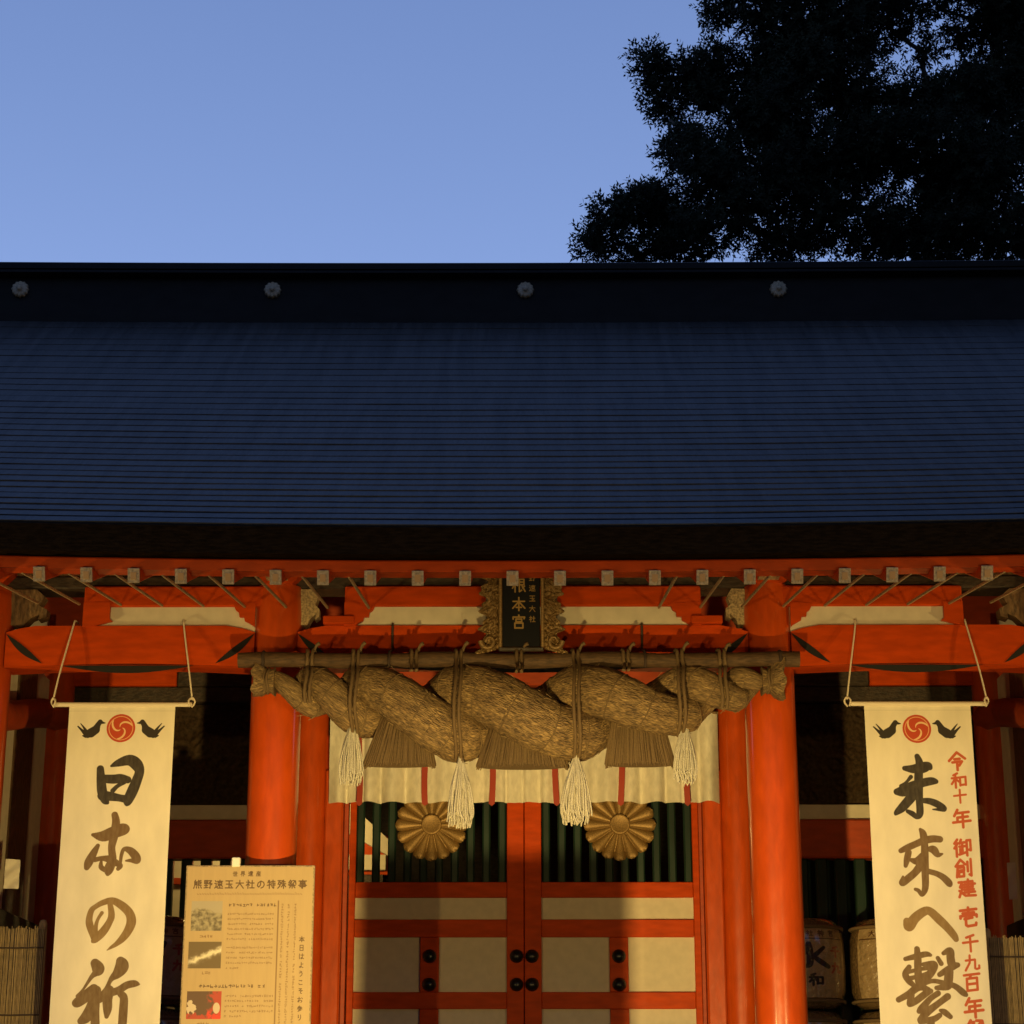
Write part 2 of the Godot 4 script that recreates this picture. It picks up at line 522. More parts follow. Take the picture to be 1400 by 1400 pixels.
func set_camera_and_sky() -> void:
	var cam := Camera3D.new()
	cam.name = "camera"
	cam.fov = rad_to_deg(2.0 * atan(700.0 / 2800.0))
	cam.position = Vector3(0, 1.6, 13.5)
	cam.rotation = Vector3(deg_to_rad(17.0), atan(15.0 / 2800.0), 0)
	cam.near = 0.1
	cam.far = 600.0
	add_child(cam)
	# dusk: brighter low down, deeper overhead
	var h := 256
	var img := Image.create(h * 2, h, false, Image.FORMAT_RGBF)
	for y in h:
		var el := 90.0 - 180.0 * (y + 0.5) / h
		var c: Color
		if el >= 0.0:
			var t := exp(-maxf(el, 17.0) / 13.0)
			c = Color(0.088 + 0.94 * t, 0.160 + 1.27 * t, 0.40 + 1.98 * t)
		else:
			c = Color(0.02, 0.02, 0.025)
		for x in h * 2:
			img.set_pixel(x, y, c)
	var sky := Sky.new()
	var pm := PanoramaSkyMaterial.new()
	pm.panorama = ImageTexture.create_from_image(img)
	sky.sky_material = pm
	var env := Environment.new()
	env.background_mode = Environment.BG_SKY
	env.sky = sky
	env.background_energy_multiplier = 1.0
	env.tonemap_mode = Environment.TONE_MAPPER_LINEAR
	env.tonemap_exposure = 1.0
	env.sdfgi_enabled = true
	env.ssao_enabled = true
	env.ssil_enabled = true
	var we := WorldEnvironment.new()
	we.name = "world_environment"
	we.environment = env
	add_child(we)

func build_ground() -> void:
	setting(put("ground", box_mesh(Vector3(500, 0.2, 500), 0.0), M.gravel, self, Vector3(0, -0.1, -40)), "pale gravel court in front of the hall")
	setting(bx("stone_platform", -7.9, 7.9, 0.0, 1.2, -8.5, 3.5, M.stone, self, 0.02), "stone platform that carries the hall")
	for i in 6:
		setting(bx("stone_step", -2.2, 2.2, 0.004, 1.03 - 0.17 * i, 3.502 + 0.32 * i, 3.498 + 0.32 * (i + 1), M.stone, self, 0.015))

func build_floodlights() -> void:
	# x, y, z, aim, energy, half angle
	var rows := [[-8.5, 0.9, 2.5, Vector3(-1.0, 2.6, 0), 30.0, 44.0, "black floodlight on a short post, far left of the stone steps"], [8.5, 0.9, 2.5, Vector3(1.0, 2.6, 0), 30.0, 44.0, "black floodlight on a short post, far right of the stone steps"], [0.0, 0.60, 6.5, Vector3(0, 2.9, 0), 64.0, 37.0, "low black floodlight on the ground in front of the stone steps"]]
	for r in rows:
		var at := Vector3(r[0], 0, r[2])
		var eye := Vector3(0, r[1], 0)
		var aim: Vector3 = (r[3] - (at + eye)).normalized()
		var t := thing("floodlight", r[6], "floodlight", at, "floodlights in front of the hall")
		put("post", lathe([Vector2(0.14, 0.0), Vector2(0.14, 0.03), Vector2(0.03, 0.05), Vector2(0.028, r[1] - 0.14)], 16), M.metal, t)
		var b := Basis.looking_at(aim)
		var head := put("lamp_housing", box_mesh(Vector3(0.34, 0.26, 0.16), 0.02), M.metal, t, eye)
		head.basis = b
		var glow := StandardMaterial3D.new()
		glow.albedo_color = Color(0.9, 0.9, 0.85)
		glow.emission_enabled = true
		glow.emission = LAMP_COLOR.linear_to_srgb()
		glow.emission_energy_multiplier = 4.0
		var pane := put("lamp_lens", box_mesh(Vector3(0.28, 0.20, 0.012), 0.004), glow, t, eye + aim * 0.088)
		pane.basis = b
		var l := SpotLight3D.new()
		l.name = "floodlight_beam"
		l.light_color = LAMP_COLOR.linear_to_srgb()
		l.light_energy = r[4]
		l.light_size = 0.10
		if r[0] == 0.0:
			# plate added to cut the lamp light off the eaves
			l.light_size = 0.06
			put("added_visor", box_mesh(Vector3(1.0, 0.01, 0.62), 0.002), M.metal, t, eye + aim * 0.13 + Vector3(0, 0.315, -0.17))
			put("added_visor_arm", box_mesh(Vector3(0.03, 0.36, 0.02), 0.004), M.metal, t, eye + Vector3(0, 0.20, 0.08))
		l.spot_range = 60.0
		l.spot_attenuation = 2.0
		l.spot_angle = r[5]
		l.spot_angle_attenuation = 1.0
		l.shadow_enabled = true
		t.add_child(l)
		l.position = eye + aim * 0.13
		l.basis = b

# added fill lamps shaped as lantern posts; wide caps keep light off the roof
func build_fill_lanterns() -> void:
	for s in [-1.0, 1.0]:
		var t := thing("fill_lantern", "added fill lamp shaped as a low wooden lantern with a wide round roof, on the %s of the court" % ("left" if s < 0 else "right"), "added fill lamp", Vector3(3.6 * s, 0, 9.0), "added fill lamps across the court")
		put("post", lathe([Vector2(0.10, 0.0), Vector2(0.08, 0.1), Vector2(0.06, 1.42)], 12), M.brown_wood, t)
		var glow := StandardMaterial3D.new()
		glow.albedo_color = Color(0.9, 0.85, 0.7)
		glow.emission_enabled = true
		glow.emission = LAMP_COLOR.linear_to_srgb()
		glow.emission_energy_multiplier = 3.0
		put("lantern_shade", box_mesh(Vector3(0.28, 0.34, 0.28), 0.02), glow, t, Vector3(0, 1.60, 0))
		put("light_cut_brim", lathe([Vector2(0.0, 0.02), Vector2(0.52, 0.0), Vector2(0.52, 0.02), Vector2(0.08, 0.22), Vector2(0.0, 0.26)], 24), M.brown_wood, t, Vector3(0, 1.845, 0))
		put("roof_strut", box_mesh(Vector3(0.10, 0.10, 0.10), 0.01), M.brown_wood, t, Vector3(0, 1.82, 0))
		var l := OmniLight3D.new()
		l.name = "lantern_glow"
		l.light_color = LAMP_COLOR.linear_to_srgb()
		l.light_energy = 11.5
		l.light_size = 0.06
		l.omni_range = 60.0
		l.omni_attenuation = 2.0
		l.shadow_enabled = true
		t.add_child(l)
		l.position = Vector3(0, 1.60, 0)

# cedars added behind the viewpoint, out of view, to block low sky light
func build_sky_blocking_grove() -> void:
	var st := begin(true)
	var nz := FastNoiseLite.new()
	nz.seed = 3
	nz.frequency = 0.5
	for k in 44:
		var a := lerpf(-0.35, PI + 0.35, k / 43.0)
		var r := 24.0 + rng.randf_range(-1.5, 2.5)
		var c := Vector3(cos(a) * r, 0, 5.0 + sin(a) * r)
		var hh := rng.randf_range(13.0, 18.0)
		var rings := []
		for i in 13:
			var t := i / 12.0
			var ring := PackedVector3Array()
			for q in 14:
				var b := TAU * q / 14.0
				var w := (2.6 * pow(1.0 - t, 0.7) + 0.05) * (1.0 + 0.35 * nz.get_noise_3d(cos(b) * 2.0 + k * 7.0, t * 14.0, sin(b) * 2.0))
				ring.append(c + Vector3(cos(b) * w, 0.3 + t * hh, sin(b) * w))
			rings.append(ring)
		skin(st, rings, true)
	var o := put("sky_blocking_grove", done(st), mat(Color(0.03, 0.04, 0.025), 0.9))
	o.set_meta("kind", "stuff")
	o.set_meta("label", "added unseen dark cedars that block low sky light round the court")

# ---------------------------------------------------------------- the hall
var eave_curve: Array[Vector2] = []

func lens_shape(a: Vector2, b: Vector2, bulge: float, thick: float) -> PackedVector2Array:
	var n := (b - a).orthogonal().normalized()
	var out := PackedVector2Array()
	for i in 13:
		var t := i / 12.0
		out.append(a.lerp(b, t) + n * sin(PI * t) * bulge)
	for i in range(11, 0, -1):
		var t := i / 12.0
		out.append(a.lerp(b, t) + n * sin(PI * t) * (bulge - thick))
	return out

func beam_mesh(x0: float, x1: float, y0: float, y1: float, depth: float) -> ArrayMesh:
	var p := PackedVector2Array()
	var w := x1 - x0
	var shape := [[0.0, y1 - 0.045], [0.05, y1 - 0.02], [0.12, y1]]
	for s in shape: p.append(Vector2(x0 + s[0] * 1.6, s[1]))
	for i in range(shape.size() - 1, -1, -1): p.append(Vector2(x1 - shape[i][0] * 1.6, shape[i][1]))
	p.append(Vector2(x1, y0 - 0.012))
	for i in 9:
		var t := 1.0 - i / 8.0
		p.append(Vector2(x0 + 0.26 + (w - 0.52) * t, y0 + 0.014 * sin(PI * t)))
	p.append(Vector2(x0, y0 - 0.012))
	return prism(p, depth)

func build_hall() -> void:
	var hall := thing("shrine_hall", "vermilion shrine hall with a wide dark copper roof above a pillared porch", "shrine building")
	build_roof(hall)
	build_porch(hall)
	build_stays(hall)
	build_front_wall(hall)
	build_doors(hall)
	# the body of the hall behind
	bx("side_wall", -7.02, -6.9, 1.2, 6.2, -8.0, -2.5, M.cream, hall)
	bx("side_wall", 6.9, 7.02, 1.2, 6.2, -8.0, -2.5, M.cream, hall)
	bx("rear_wall", -6.9, 6.9, 1.2, 6.2, -8.0, -7.9, M.dark_wood, hall)
	for s in [-1.0, 1.0]:
		bx("front_wall", 3.82 * s, 6.9 * s, 1.2, 5.6, -2.62, -2.5, M.cream, hall)
	bx("upper_wall", -6.9, 6.9, 5.21, 6.6, -2.66, -2.56, M.red_old, hall)
	bx("hall_floor", -6.9, 6.9, 1.2, 1.26, -7.9, -2.66, M.black, hall)
	bx("hall_ceiling", -6.9, 6.9, 5.9, 5.96, -7.9, -2.68, M.black, hall)

func build_roof(hall: Node3D) -> void:
	# slope line: 27 degrees at the eave, steeper towards the ridge
	var p := Vector2(1.93, 5.05)
	var courses := 35
	var step := 6.54 / courses
	eave_curve = [p]
	for i in courses:
		var a := deg_to_rad(27.0 + 11.6 * (i + 0.5) / courses)
		p += Vector2(-cos(a), sin(a)) * step
		eave_curve.append(p)
	var slab := PackedVector2Array()
	for i in range(0, courses + 1, 5): slab.append(eave_curve[i] + Vector2(-0.05, -0.11))
	for i in range(courses, -1, -5): slab.append(Vector2(-7.9 - eave_curve[i].x, eave_curve[i].y) + Vector2(0.05, 0.0))
	slab.append(Vector2(-9.6, 4.93))
	slab.append(Vector2(-3.95, 7.9))
	slab.append(Vector2(1.75, 4.90))
	var roof := put("roof", along_x(slab, -7.3, 7.3, 14, 0.002), M.ridge, hall)
	var tints: Array[StandardMaterial3D] = []
	for k in 4:
		var m: StandardMaterial3D = M.copper.duplicate()
		m.albedo_color = (Color(0.0195, 0.0190, 0.0190) * [1.0, 0.96, 1.04, 0.98][k]).linear_to_srgb()
		m.roughness = [0.56, 0.57, 0.55, 0.56][k]
		tints.append(m)
	for i in courses:
		var a := eave_curve[i]
		var b := eave_curve[i + 1]
		var n := Vector2(-(b - a).y, (b - a).x).normalized() * -1.0
		if n.y < 0: n = -n
		var lip := lerpf(0.0112, 0.0070, i / 34.0) + rng.randf_range(-0.0010, 0.0010)
		var prof := PackedVector2Array([a + n * lip, b + n * 0.003, b - n * 0.06, a - n * 0.06])
		put("roof_course", along_x(prof, -7.3, 7.3, 44, lerpf(0.0038, 0.0011, i / 34.0), 0.0012, rng.randf() * TAU), tints[rng.randi() % 4], roof)
	# ridge
	var r := PackedVector2Array([Vector2(-3.62, 8.45), Vector2(-3.60, 9.03), Vector2(-3.50, 9.05), Vector2(-3.50, 9.068), Vector2(-3.57, 9.105), Vector2(-3.55, 9.11), Vector2(-3.55, 9.165), Vector2(-3.62, 9.20), Vector2(-4.18, 9.20), Vector2(-4.25, 9.165), Vector2(-4.25, 9.05), Vector2(-4.18, 8.45)])
	var ridge := put("roof_ridge", along_x(r, -7.45, 7.45, 16, 0.0009), M.ridge, hall)
	for k in 5:
		var x := -6.83 + 2.283 * k
		var c := put("ridge_crest", lathe([Vector2(0.0, 0.045), Vector2(0.022, 0.042), Vector2(0.027, 0.018), Vector2(0.058, 0.026), Vector2(0.074, 0.006), Vector2(0.074, -0.02)], 48, 0.07, 12), M.crest, ridge, Vector3(x + 0.01, 8.92 + 0.0009 * x * x, -3.585))
		c.rotation.x = PI / 2
	# eave: thick dark edge, red strip, soffit, rafters
	put("eave_edge", along_x(PackedVector2Array([Vector2(1.95, 5.045), Vector2(1.97, 5.03), Vector2(1.95, 4.87), Vector2(1.72, 4.86), Vector2(1.66, 5.0)]), -7.3, 7.3, 16, 0.0038), M.fascia, hall)
	put("eave_strip", along_x(PackedVector2Array([Vector2(1.86, 4.858), Vector2(1.865, 4.85), Vector2(1.85, 4.79), Vector2(1.72, 4.79), Vector2(1.72, 4.858)]), -7.2, 7.2, 16, 0.0038), M.red_beam, hall)
	var tilt := tan(deg_to_rad(20.0))
	var soffit := func(z: float) -> float: return 4.787 + (1.85 - z) * tilt
	for k in 14:
		var z0 := 1.84 - 0.32 * k
		var z1 := z0 - 0.318
		put("soffit_board", along_x(PackedVector2Array([Vector2(z0, soffit.call(z0)), Vector2(z1, soffit.call(z1)), Vector2(z1, soffit.call(z1) + 0.02), Vector2(z0, soffit.call(z0) + 0.02)]), -7.1, 7.1, 8, 0.0034), M.dark_wood, hall)
	var rm := box_mesh(Vector3(0.068, 0.084, 4.3), 0.007)
	var cm := box_mesh(Vector3(0.070, 0.088, 0.006), 0.002)
	var im := box_mesh(Vector3(0.034, 0.044, 0.004), 0.001)
	for k in 49:
		var x := -6.743 + 0.2785 * k
		var o := put("rafter", rm, M.red_beam, hall)
		o.rotation.x = deg_to_rad(20.0)
		var y := 4.744 + 0.0038 * x * x
		o.position = Vector3(x, y, 1.885) + o.basis * Vector3(0, 0, -2.15)
		var cap := put("rafter_end_cap", cm, M.cap, o, Vector3(0, 0, 2.153))
		put("end_inlay", im, M.inlay, cap, Vector3(0, 0, 0.004))

func build_stays(hall: Node3D) -> void:
	var m := box_mesh(Vector3(0.016, 0.016, 1.60), 0.003)
	for k in 48:
		var x := -6.743 + 0.2785 * (k + 0.5)
		if absf(x) < 0.8: continue
		var o := put("stay_rod", m, M.cap, hall, Vector3(x, 4.90 + 0.0037 * x * x, 0.94))
		o.rotation.x = deg_to_rad(7.6)

func build_porch(hall: Node3D) -> void:
	var pil := lathe([Vector2(0.150, 0.0), Vector2(0.168, 0.12), Vector2(0.168, 3.80), Vector2(0.155, 3.98)], 48)
	var base := lathe([Vector2(0.27, 0.0), Vector2(0.27, 0.03), Vector2(0.22, 0.07), Vector2(0.0, 0.07)], 32)
	var blk := PackedVector2Array([Vector2(-0.10, 0), Vector2(0.10, 0), Vector2(0.17, 0.07), Vector2(0.17, 0.13), Vector2(-0.17, 0.13), Vector2(-0.17, 0.07)])
	var bm := prism(blk, 0.30)
	# curled bracket nose at the inner side of each pillar
	var nose := PackedVector2Array([Vector2(0, 0), Vector2(0.05, 0.0), Vector2(0.075, 0.05), Vector2(0.105, 0.075), Vector2(0.10, 0.04), Vector2(0.13, 0.06), Vector2(0.13, 0.11), Vector2(0.10, 0.14), Vector2(0.12, 0.20), Vector2(0.09, 0.25), Vector2(0, 0.25)])
	var flip := PackedVector2Array()
	for q in nose: flip.append(Vector2(-q.x, q.y))
	for x in [-3.62, -1.655, 1.655, 3.62]:
		var p := put("pillar", pil, M.red, hall, Vector3(x, 1.2, 0))
		put("pillar_base", base, M.stone, p, Vector3(0, -0.005, 0))
		put("bearing_block", bm, M.red_beam, p, Vector3(0, 3.98, 0))
		for s in [-1.0, 1.0]:
			if absf(x) > 3.0 and signf(s) == signf(x): continue
			var nb := put("bracket_nose", prism(nose if s > 0 else flip, 0.11), M.cap if absf(x) < 3.0 else M.brown_wood, p, Vector3(0.150 * s, 3.715, 0.0))
			if absf(x) > 3.0: nb.scale = Vector3(1.9, 1.0, 1.0)
		put("bracket_nose", prism(PackedVector2Array([Vector2(-0.07, 0), Vector2(0.07, 0), Vector2(0.07, 0.1), Vector2(-0.07, 0.1)]), 0.16), M.cap, p, Vector3(0, 4.0, 0.22))
	# main beams with black inlaid crescents; the bottom one is painted shade
	var spans := [[-3.47, -1.80], [-1.51, 1.51], [1.80, 3.47]]
	for k in 3:
		var x0: float = spans[k][0]
		var x1: float = spans[k][1]
		var b := put("tie_beam", beam_mesh(x0, x1, 4.622, 4.895, 0.24), M.red_beam, hall)
		put("crescent_inlay_or_shade", prism(lens_shape(Vector2(x0 + 0.0, 4.84), Vector2(x0 + 0.255, 4.635), 0.034, 0.046), 0.008), M.black, b, Vector3(0, 0, 0.1205))
		put("crescent_inlay_or_shade", prism(lens_shape(Vector2(x1 - 0.255, 4.635), Vector2(x1 - 0.0, 4.84), 0.034, 0.046), 0.008), M.black, b, Vector3(0, 0, 0.1205))
		put("crescent_inlay_or_shade", prism(lens_shape(Vector2(x0 + 0.38, 4.620), Vector2(x1 - 0.40, 4.620), 0.050, 0.050), 0.008), M.black, b, Vector3(0, 0, 0.1205))  # black shape put in for the shade under the beam arch
	for q in [[-6.9, -3.70], [-2.96, -1.67], [-1.20, 1.20], [1.67, 2.96], [3.70, 6.9]]:
		bx("purlin", q[0], q[1], 5.028, 5.17, -0.11, 0.125, M.red_beam, hall, 0.01)
	bx("upper_purlin", -6.9, 6.9, 5.173, 5.26, -0.20, 0.05, M.dark_wood, hall, 0.01)
	bx("upper_purlin", -6.9, 6.9, 5.263, 5.37, -0.20, 0.02, M.brown_wood, hall, 0.01)
	# plaster between beam and purlin, ended by carved red brackets
	for r in [[-2.96, -1.80, -2.78, -1.95], [-1.20, 1.20, -0.99, 0.99], [1.80, 2.96, 1.95, 2.83]]:
		bx("plaster_strip", r[0], r[1], 4.85, 5.06, -0.03, 0.098, M.cream, hall, 0.0)
		var scroll := [Vector2(0, 0.14), Vector2(0.02, 0.10), Vector2(0.045, 0.085), Vector2(0.05, 0.055), Vector2(0.085, 0.055), Vector2(0.09, 0.03), Vector2(0.13, 0.012), Vector2(0.15, 0.0)]
		for s in [1.0, -1.0]:
			var edge: float = r[2] if s > 0 else r[3]
			var outer: float = (r[0] if s > 0 else r[1])
			var q := PackedVector2Array()
			if absf(edge) > 2.5:
				q = PackedVector2Array([Vector2(edge, 5.055), Vector2(edge, 4.94), Vector2(edge + 0.02 * s, 4.925), Vector2(edge - 0.10 * s, 4.895), Vector2(outer, 4.885), Vector2(outer, 5.055)])
			else:
				for v: Vector2 in scroll: q.append(Vector2(edge - v.x * s * 0.9, 4.895 + v.y * 1.05))
				q.append(Vector2(outer, 4.885))
				q.append(Vector2(outer, 5.055))
			put("carved_bracket", prism(q, 0.03), M.red_beam, hall, Vector3(0, 0, 0.116))
	for s in [-1.0, 1.0]:
		bx("bearing_block", 1.13 * s, 1.34 * s, 4.90, 4.955, 0.10, 0.16, M.red_beam, hall)
		# side bay: rising tie beam, plaster and brown boards from the porch pillar to the hall
		var pts: Array = [Vector3(3.64 * s, 4.40, -0.10), Vector3(3.64 * s, 4.43, -0.6), Vector3(3.64 * s, 4.58, -1.3), Vector3(3.64 * s, 4.72, -2.0), Vector3(3.64 * s, 4.76, -2.4)]
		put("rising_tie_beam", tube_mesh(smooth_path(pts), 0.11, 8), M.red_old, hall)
		bx("plaster_panel", 3.72 * s, 3.78 * s, 1.2, 5.05, -1.28, -0.1, M.cream, hall)
		bx("board_panel", 3.70 * s, 3.78 * s, 1.2, 5.05, -1.80, -1.283, M.brown_wood, hall)
		bx("plaster_panel", 3.72 * s, 3.78 * s, 1.2, 5.05, -2.45, -1.803, M.cream, hall)
		bx("sill_beam", 3.66 * s, 3.80 * s, 3.02, 3.14, -2.4, -0.1, M.dark_wood, hall)

func build_front_wall(hall: Node3D) -> void:
	var pil := lathe([Vector2(0.135, 0.0), Vector2(0.135, 4.1)], 40)
	for x in [-3.68, -1.655, 1.655, 3.68]:
		put("wall_pillar", pil, M.red, hall, Vector3(x, 1.2, -2.4))
	for s in [-1.0, 1.0]:
		var xa: float = 1.78 * s
		var xb: float = 3.56 * s
		bx("lintel_beam", 2.74 * s, xb, 5.02, 5.19, -2.55, -2.36, M.red_beam, hall, 0.01)
		bx("lintel_board_or_shade", xa, 2.738 * s, 5.02, 5.19, -2.55, -2.38, M.dark_wood, hall, 0.01)  # dark board put in for the shaded part of the red lintel
		bx("lintel_board_or_shade", xa, xb, 4.90, 5.017, -2.55, -2.40, M.dark_wood, hall)
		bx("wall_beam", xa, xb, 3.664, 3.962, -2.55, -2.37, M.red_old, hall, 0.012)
		bx("plaster_strip", xa, xb, 3.965, 4.085, -2.55, -2.43, M.cream, hall, 0.004)
		# carved dark panel: clouds, waves and a bird in low relief
		var nz := FastNoiseLite.new()
		nz.seed = 91 if s < 0 else 57
		nz.frequency = 2.6
		nz.fractal_octaves = 2
		var eyes: Array[Vector3] = []
		for k in 26: eyes.append(Vector3(rng.randf_range(1.8, 3.55) * s, rng.randf_range(4.1, 4.88), rng.randf_range(0.10, 0.26)))
		var carve := sheet(130, 60, func(u: float, v: float) -> Vector3:
			var x: float = lerpf(1.79, 3.55, u) * s
			var y := lerpf(4.89, 4.095, v)
			var z := 0.012 * nz.get_noise_2d(x * 2.0, y * 2.0)
			for e in eyes:
				var d := Vector2(x - e.x, (y - e.y) * 1.25)
				var r: float = d.length() / e.z
				if r < 1.0:
					z = maxf(z, 0.034 * (1.0 - r * r) * (0.62 + 0.38 * sin(r * 15.0 - d.angle())))
			return Vector3(x, y, -2.49 + z * smoothstep(0.0, 0.06, minf(minf(u, 1.0 - u), minf(v, 1.0 - v)))))
		put("carved_panel", carve, M.carved, hall)
		bx("panel_back", xa, xb, 4.087, 4.898, -2.60, -2.51, M.dark_wood, hall)
		# lattice of green bars
		var win := bx("lattice_window", xa, xb, 1.9, 2.0, -2.52, -2.38, M.red_old, hall)
		var mid := win.position
		for i in 12:
			var x: float = (1.86 + 0.148 * i) * s
			var bar := bx("lattice_bar", x - 0.042, x + 0.042, 2.0, 3.667, -2.50, -2.42, M.green, win, 0.01)
			bar.position -= mid
		if s > 0:
			bx("inner_panel", xa, xb, 1.5, 3.8, -2.86, -2.80, M.green, hall)
		else:
			# a plastered partition deeper in the hall shows between the bars
			bx("inner_partition", -4.3, -2.62, 1.3, 4.6, -5.05, -4.95, M.cream, hall)
			bx("inner_rail", -4.3, -2.62, 3.76, 3.82, -4.947, -4.90, M.red_old, hall)
		bx("lower_wall", xa, xb, 1.2, 1.9, -2.55, -2.45, M.cream, hall)
	# above the door
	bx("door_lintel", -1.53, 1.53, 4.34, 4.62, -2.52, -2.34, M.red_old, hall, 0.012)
	bx("lintel_board_or_shade", -1.53, 1.53, 4.623, 5.017, -2.55, -2.44, M.dark_wood, hall)
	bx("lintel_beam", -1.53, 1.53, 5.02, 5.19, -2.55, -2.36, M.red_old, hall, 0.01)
	for s in [-1.0, 1.0]:
		bx("door_stop", 1.352 * s, 1.388 * s, 1.2, 4.34, -2.49, -2.40, M.red_old, hall, 0.004)
		bx("door_jamb", 1.39 * s, 1.53 * s, 1.2, 4.34, -2.5, -2.30, M.red, hall, 0.012)

func build_doors(hall: Node3D) -> void:
	var stud := lathe([Vector2(0.052, 0.0), Vector2(0.050, 0.018), Vector2(0.036, 0.040), Vector2(0.014, 0.050), Vector2(0.0, 0.051)], 24)
	for s in [-1.0, 1.0]:
		var d := Node3D.new()
		d.name = numbered("door_leaf", hall)
		hall.add_child(d, true)
		var xo: float = 1.345 * s      # hinge side
		var xi: float = 0.006 * s      # meeting side
		var X := func(t: float) -> float: return t * s + 0.008
		var zf := -2.345
		var zb := -2.42
		bx("stile", X.call(1.295), X.call(1.345), 1.24, 4.33, zb, zf, M.red_beam, d, 0.005)
		bx("stile", X.call(0.003), X.call(0.132), 1.24, 4.33, zb, zf, M.red_beam, d, 0.005)
		for r in [[3.361, 3.478], [3.063, 3.195], [2.531, 2.655], [1.86, 2.0], [1.24, 1.40], [4.24, 4.33]]:
			bx("rail", X.call(0.133), X.call(1.294), r[0], r[1], zb, zf - 0.003, M.red_beam, d, 0.005)
		bx("muntin", X.call(0.648), X.call(0.790), 2.656, 3.062, zb, zf - 0.005, M.red_beam, d, 0.005)
		bx("muntin", X.call(0.648), X.call(0.790), 2.001, 2.530, zb, zf - 0.005, M.red_beam, d, 0.005)
		bx("panel", X.call(0.132), X.call(1.296), 3.19, 3.365, -2.41, -2.385, M.panel, d, 0.0)
		for y in [[2.65, 3.07], [1.99, 2.54]]:
			bx("panel", X.call(0.13), X.call(0.65), y[0], y[1], -2.41, -2.385, M.panel, d, 0.0)
			bx("panel", X.call(0.788), X.call(1.296), y[0], y[1], -2.41, -2.385, M.panel, d, 0.0)
		bx("panel", X.call(0.132), X.call(1.296), 1.39, 1.87, -2.41, -2.385, M.panel, d, 0.0)
		for i in 10:
			var x: float = X.call(0.17 + 0.1215 * i)
			bx("lattice_bar", x - 0.031, x + 0.031, 3.47, 4.26, -2.415, -2.365, M.green, d, 0.012)
		for y in [2.92, 2.71]:
			for x in [0.058, 0.718]:
				var k := put("stud", stud, M.iron, d, Vector3(X.call(x), y, zf - 0.004))
				k.rotation.x = PI / 2
		# gilt chrysanthemum of sixteen petals
		var at := Vector3(-0.705 if s < 0 else 0.745, 3.911, -2.315)
		var disc := put("crest_disc", lathe([Vector2(0.225, -0.02), Vector2(0.225, 0.0), Vector2(0.21, 0.008), Vector2(0.0, 0.012)], 48), M.gold, d, at)
		disc.rotation.x = PI / 2
		var petal := sheet(8, 14, func(u: float, v: float) -> Vector3:
			var r := lerpf(0.055, 0.282, v)
			var half := r * tan(PI / 16.0) * 1.0
			if v > 0.80: half *= sqrt(maxf(0.0, 1.0 - pow((v - 0.80) / 0.2, 2.0)))
			var a := u * 2.0 - 1.0
			return Vector3(a * half, r, 0.006 + (0.028 * sqrt(maxf(0.0, 1.0 - a * a))) * (0.45 + 0.55 * v) * (1.0 if v < 0.9 else 1.0 - 5.0 * (v - 0.9))))
		for k in 16:
			var q := put("crest_petal", petal, M.gold, d, at)
			q.rotation.z = TAU * k / 16.0
		var boss := put("crest_boss", lathe([Vector2(0.078, 0.0), Vector2(0.078, 0.040), Vector2(0.072, 0.046), Vector2(0.062, 0.042), Vector2(0.0, 0.045)], 32), M.gold, d, at)
		boss.rotation.x = PI / 2
	# what shows through the left lattice: a small lit altar hall inside
	var altar := thing("altar_house", "small lit altar house seen through the left door's green lattice", "altar", Vector3(-1.95, 1.26, -5.2))
	bx("body", -0.6, 0.74, 2.62, 2.98, -0.3, 0.0, M.red, altar)
	bx("panel", 0.1, 0.71, 2.66, 2.80, 0.0, 0.03, M.cream, altar)
	put("bargeboard", prism(PackedVector2Array([Vector2(-0.1, 3.68), Vector2(0.80, 2.86), Vector2(0.80, 2.74), Vector2(-0.1, 3.24)]), 0.08), M.cream, altar, Vector3(0, 0, 0.12))
	put("bargeboard", prism(PackedVector2Array([Vector2(-0.105, 3.68), Vector2(-0.105, 3.24), Vector2(-1.0, 2.74), Vector2(-1.0, 2.86)]), 0.08), M.cream, altar, Vector3(0, 0, 0.12))
	bx("stand", -0.5, 0.7, 0.0, 2.6, -0.5, 0.2, M.dark_wood, altar)
	var lan := thing("hall_lantern", "small paper lantern inside the hall in front of the altar house", "lantern", Vector3(-2.05, 4.15, -4.35))
	var glow := StandardMaterial3D.new()
	glow.albedo_color = Color(0.9, 0.85, 0.7)
	glow.emission_enabled = true
	glow.emission = LAMP_COLOR.linear_to_srgb()
	glow.emission_energy_multiplier = 0.8
	put("lantern_shade", lathe([Vector2(0.06, 0.0), Vector2(0.11, 0.06), Vector2(0.11, 0.2), Vector2(0.06, 0.26)], 20), glow, lan)
	put("lantern_cord", tube_mesh(PackedVector3Array([Vector3(0, 0.26, 0), Vector3(0, 1.75, 0)]), 0.006, 6), M.thin_cord, lan)
	var l := OmniLight3D.new()
	l.name = "lantern_glow"
	l.light_color = LAMP_COLOR.linear_to_srgb()
	l.light_energy = 1.2
	l.light_size = 0.08
	l.omni_range = 20.0
	l.omni_attenuation = 2.0
	l.shadow_enabled = true
	lan.add_child(l)
	l.position = Vector3(0, 0.13, 0)

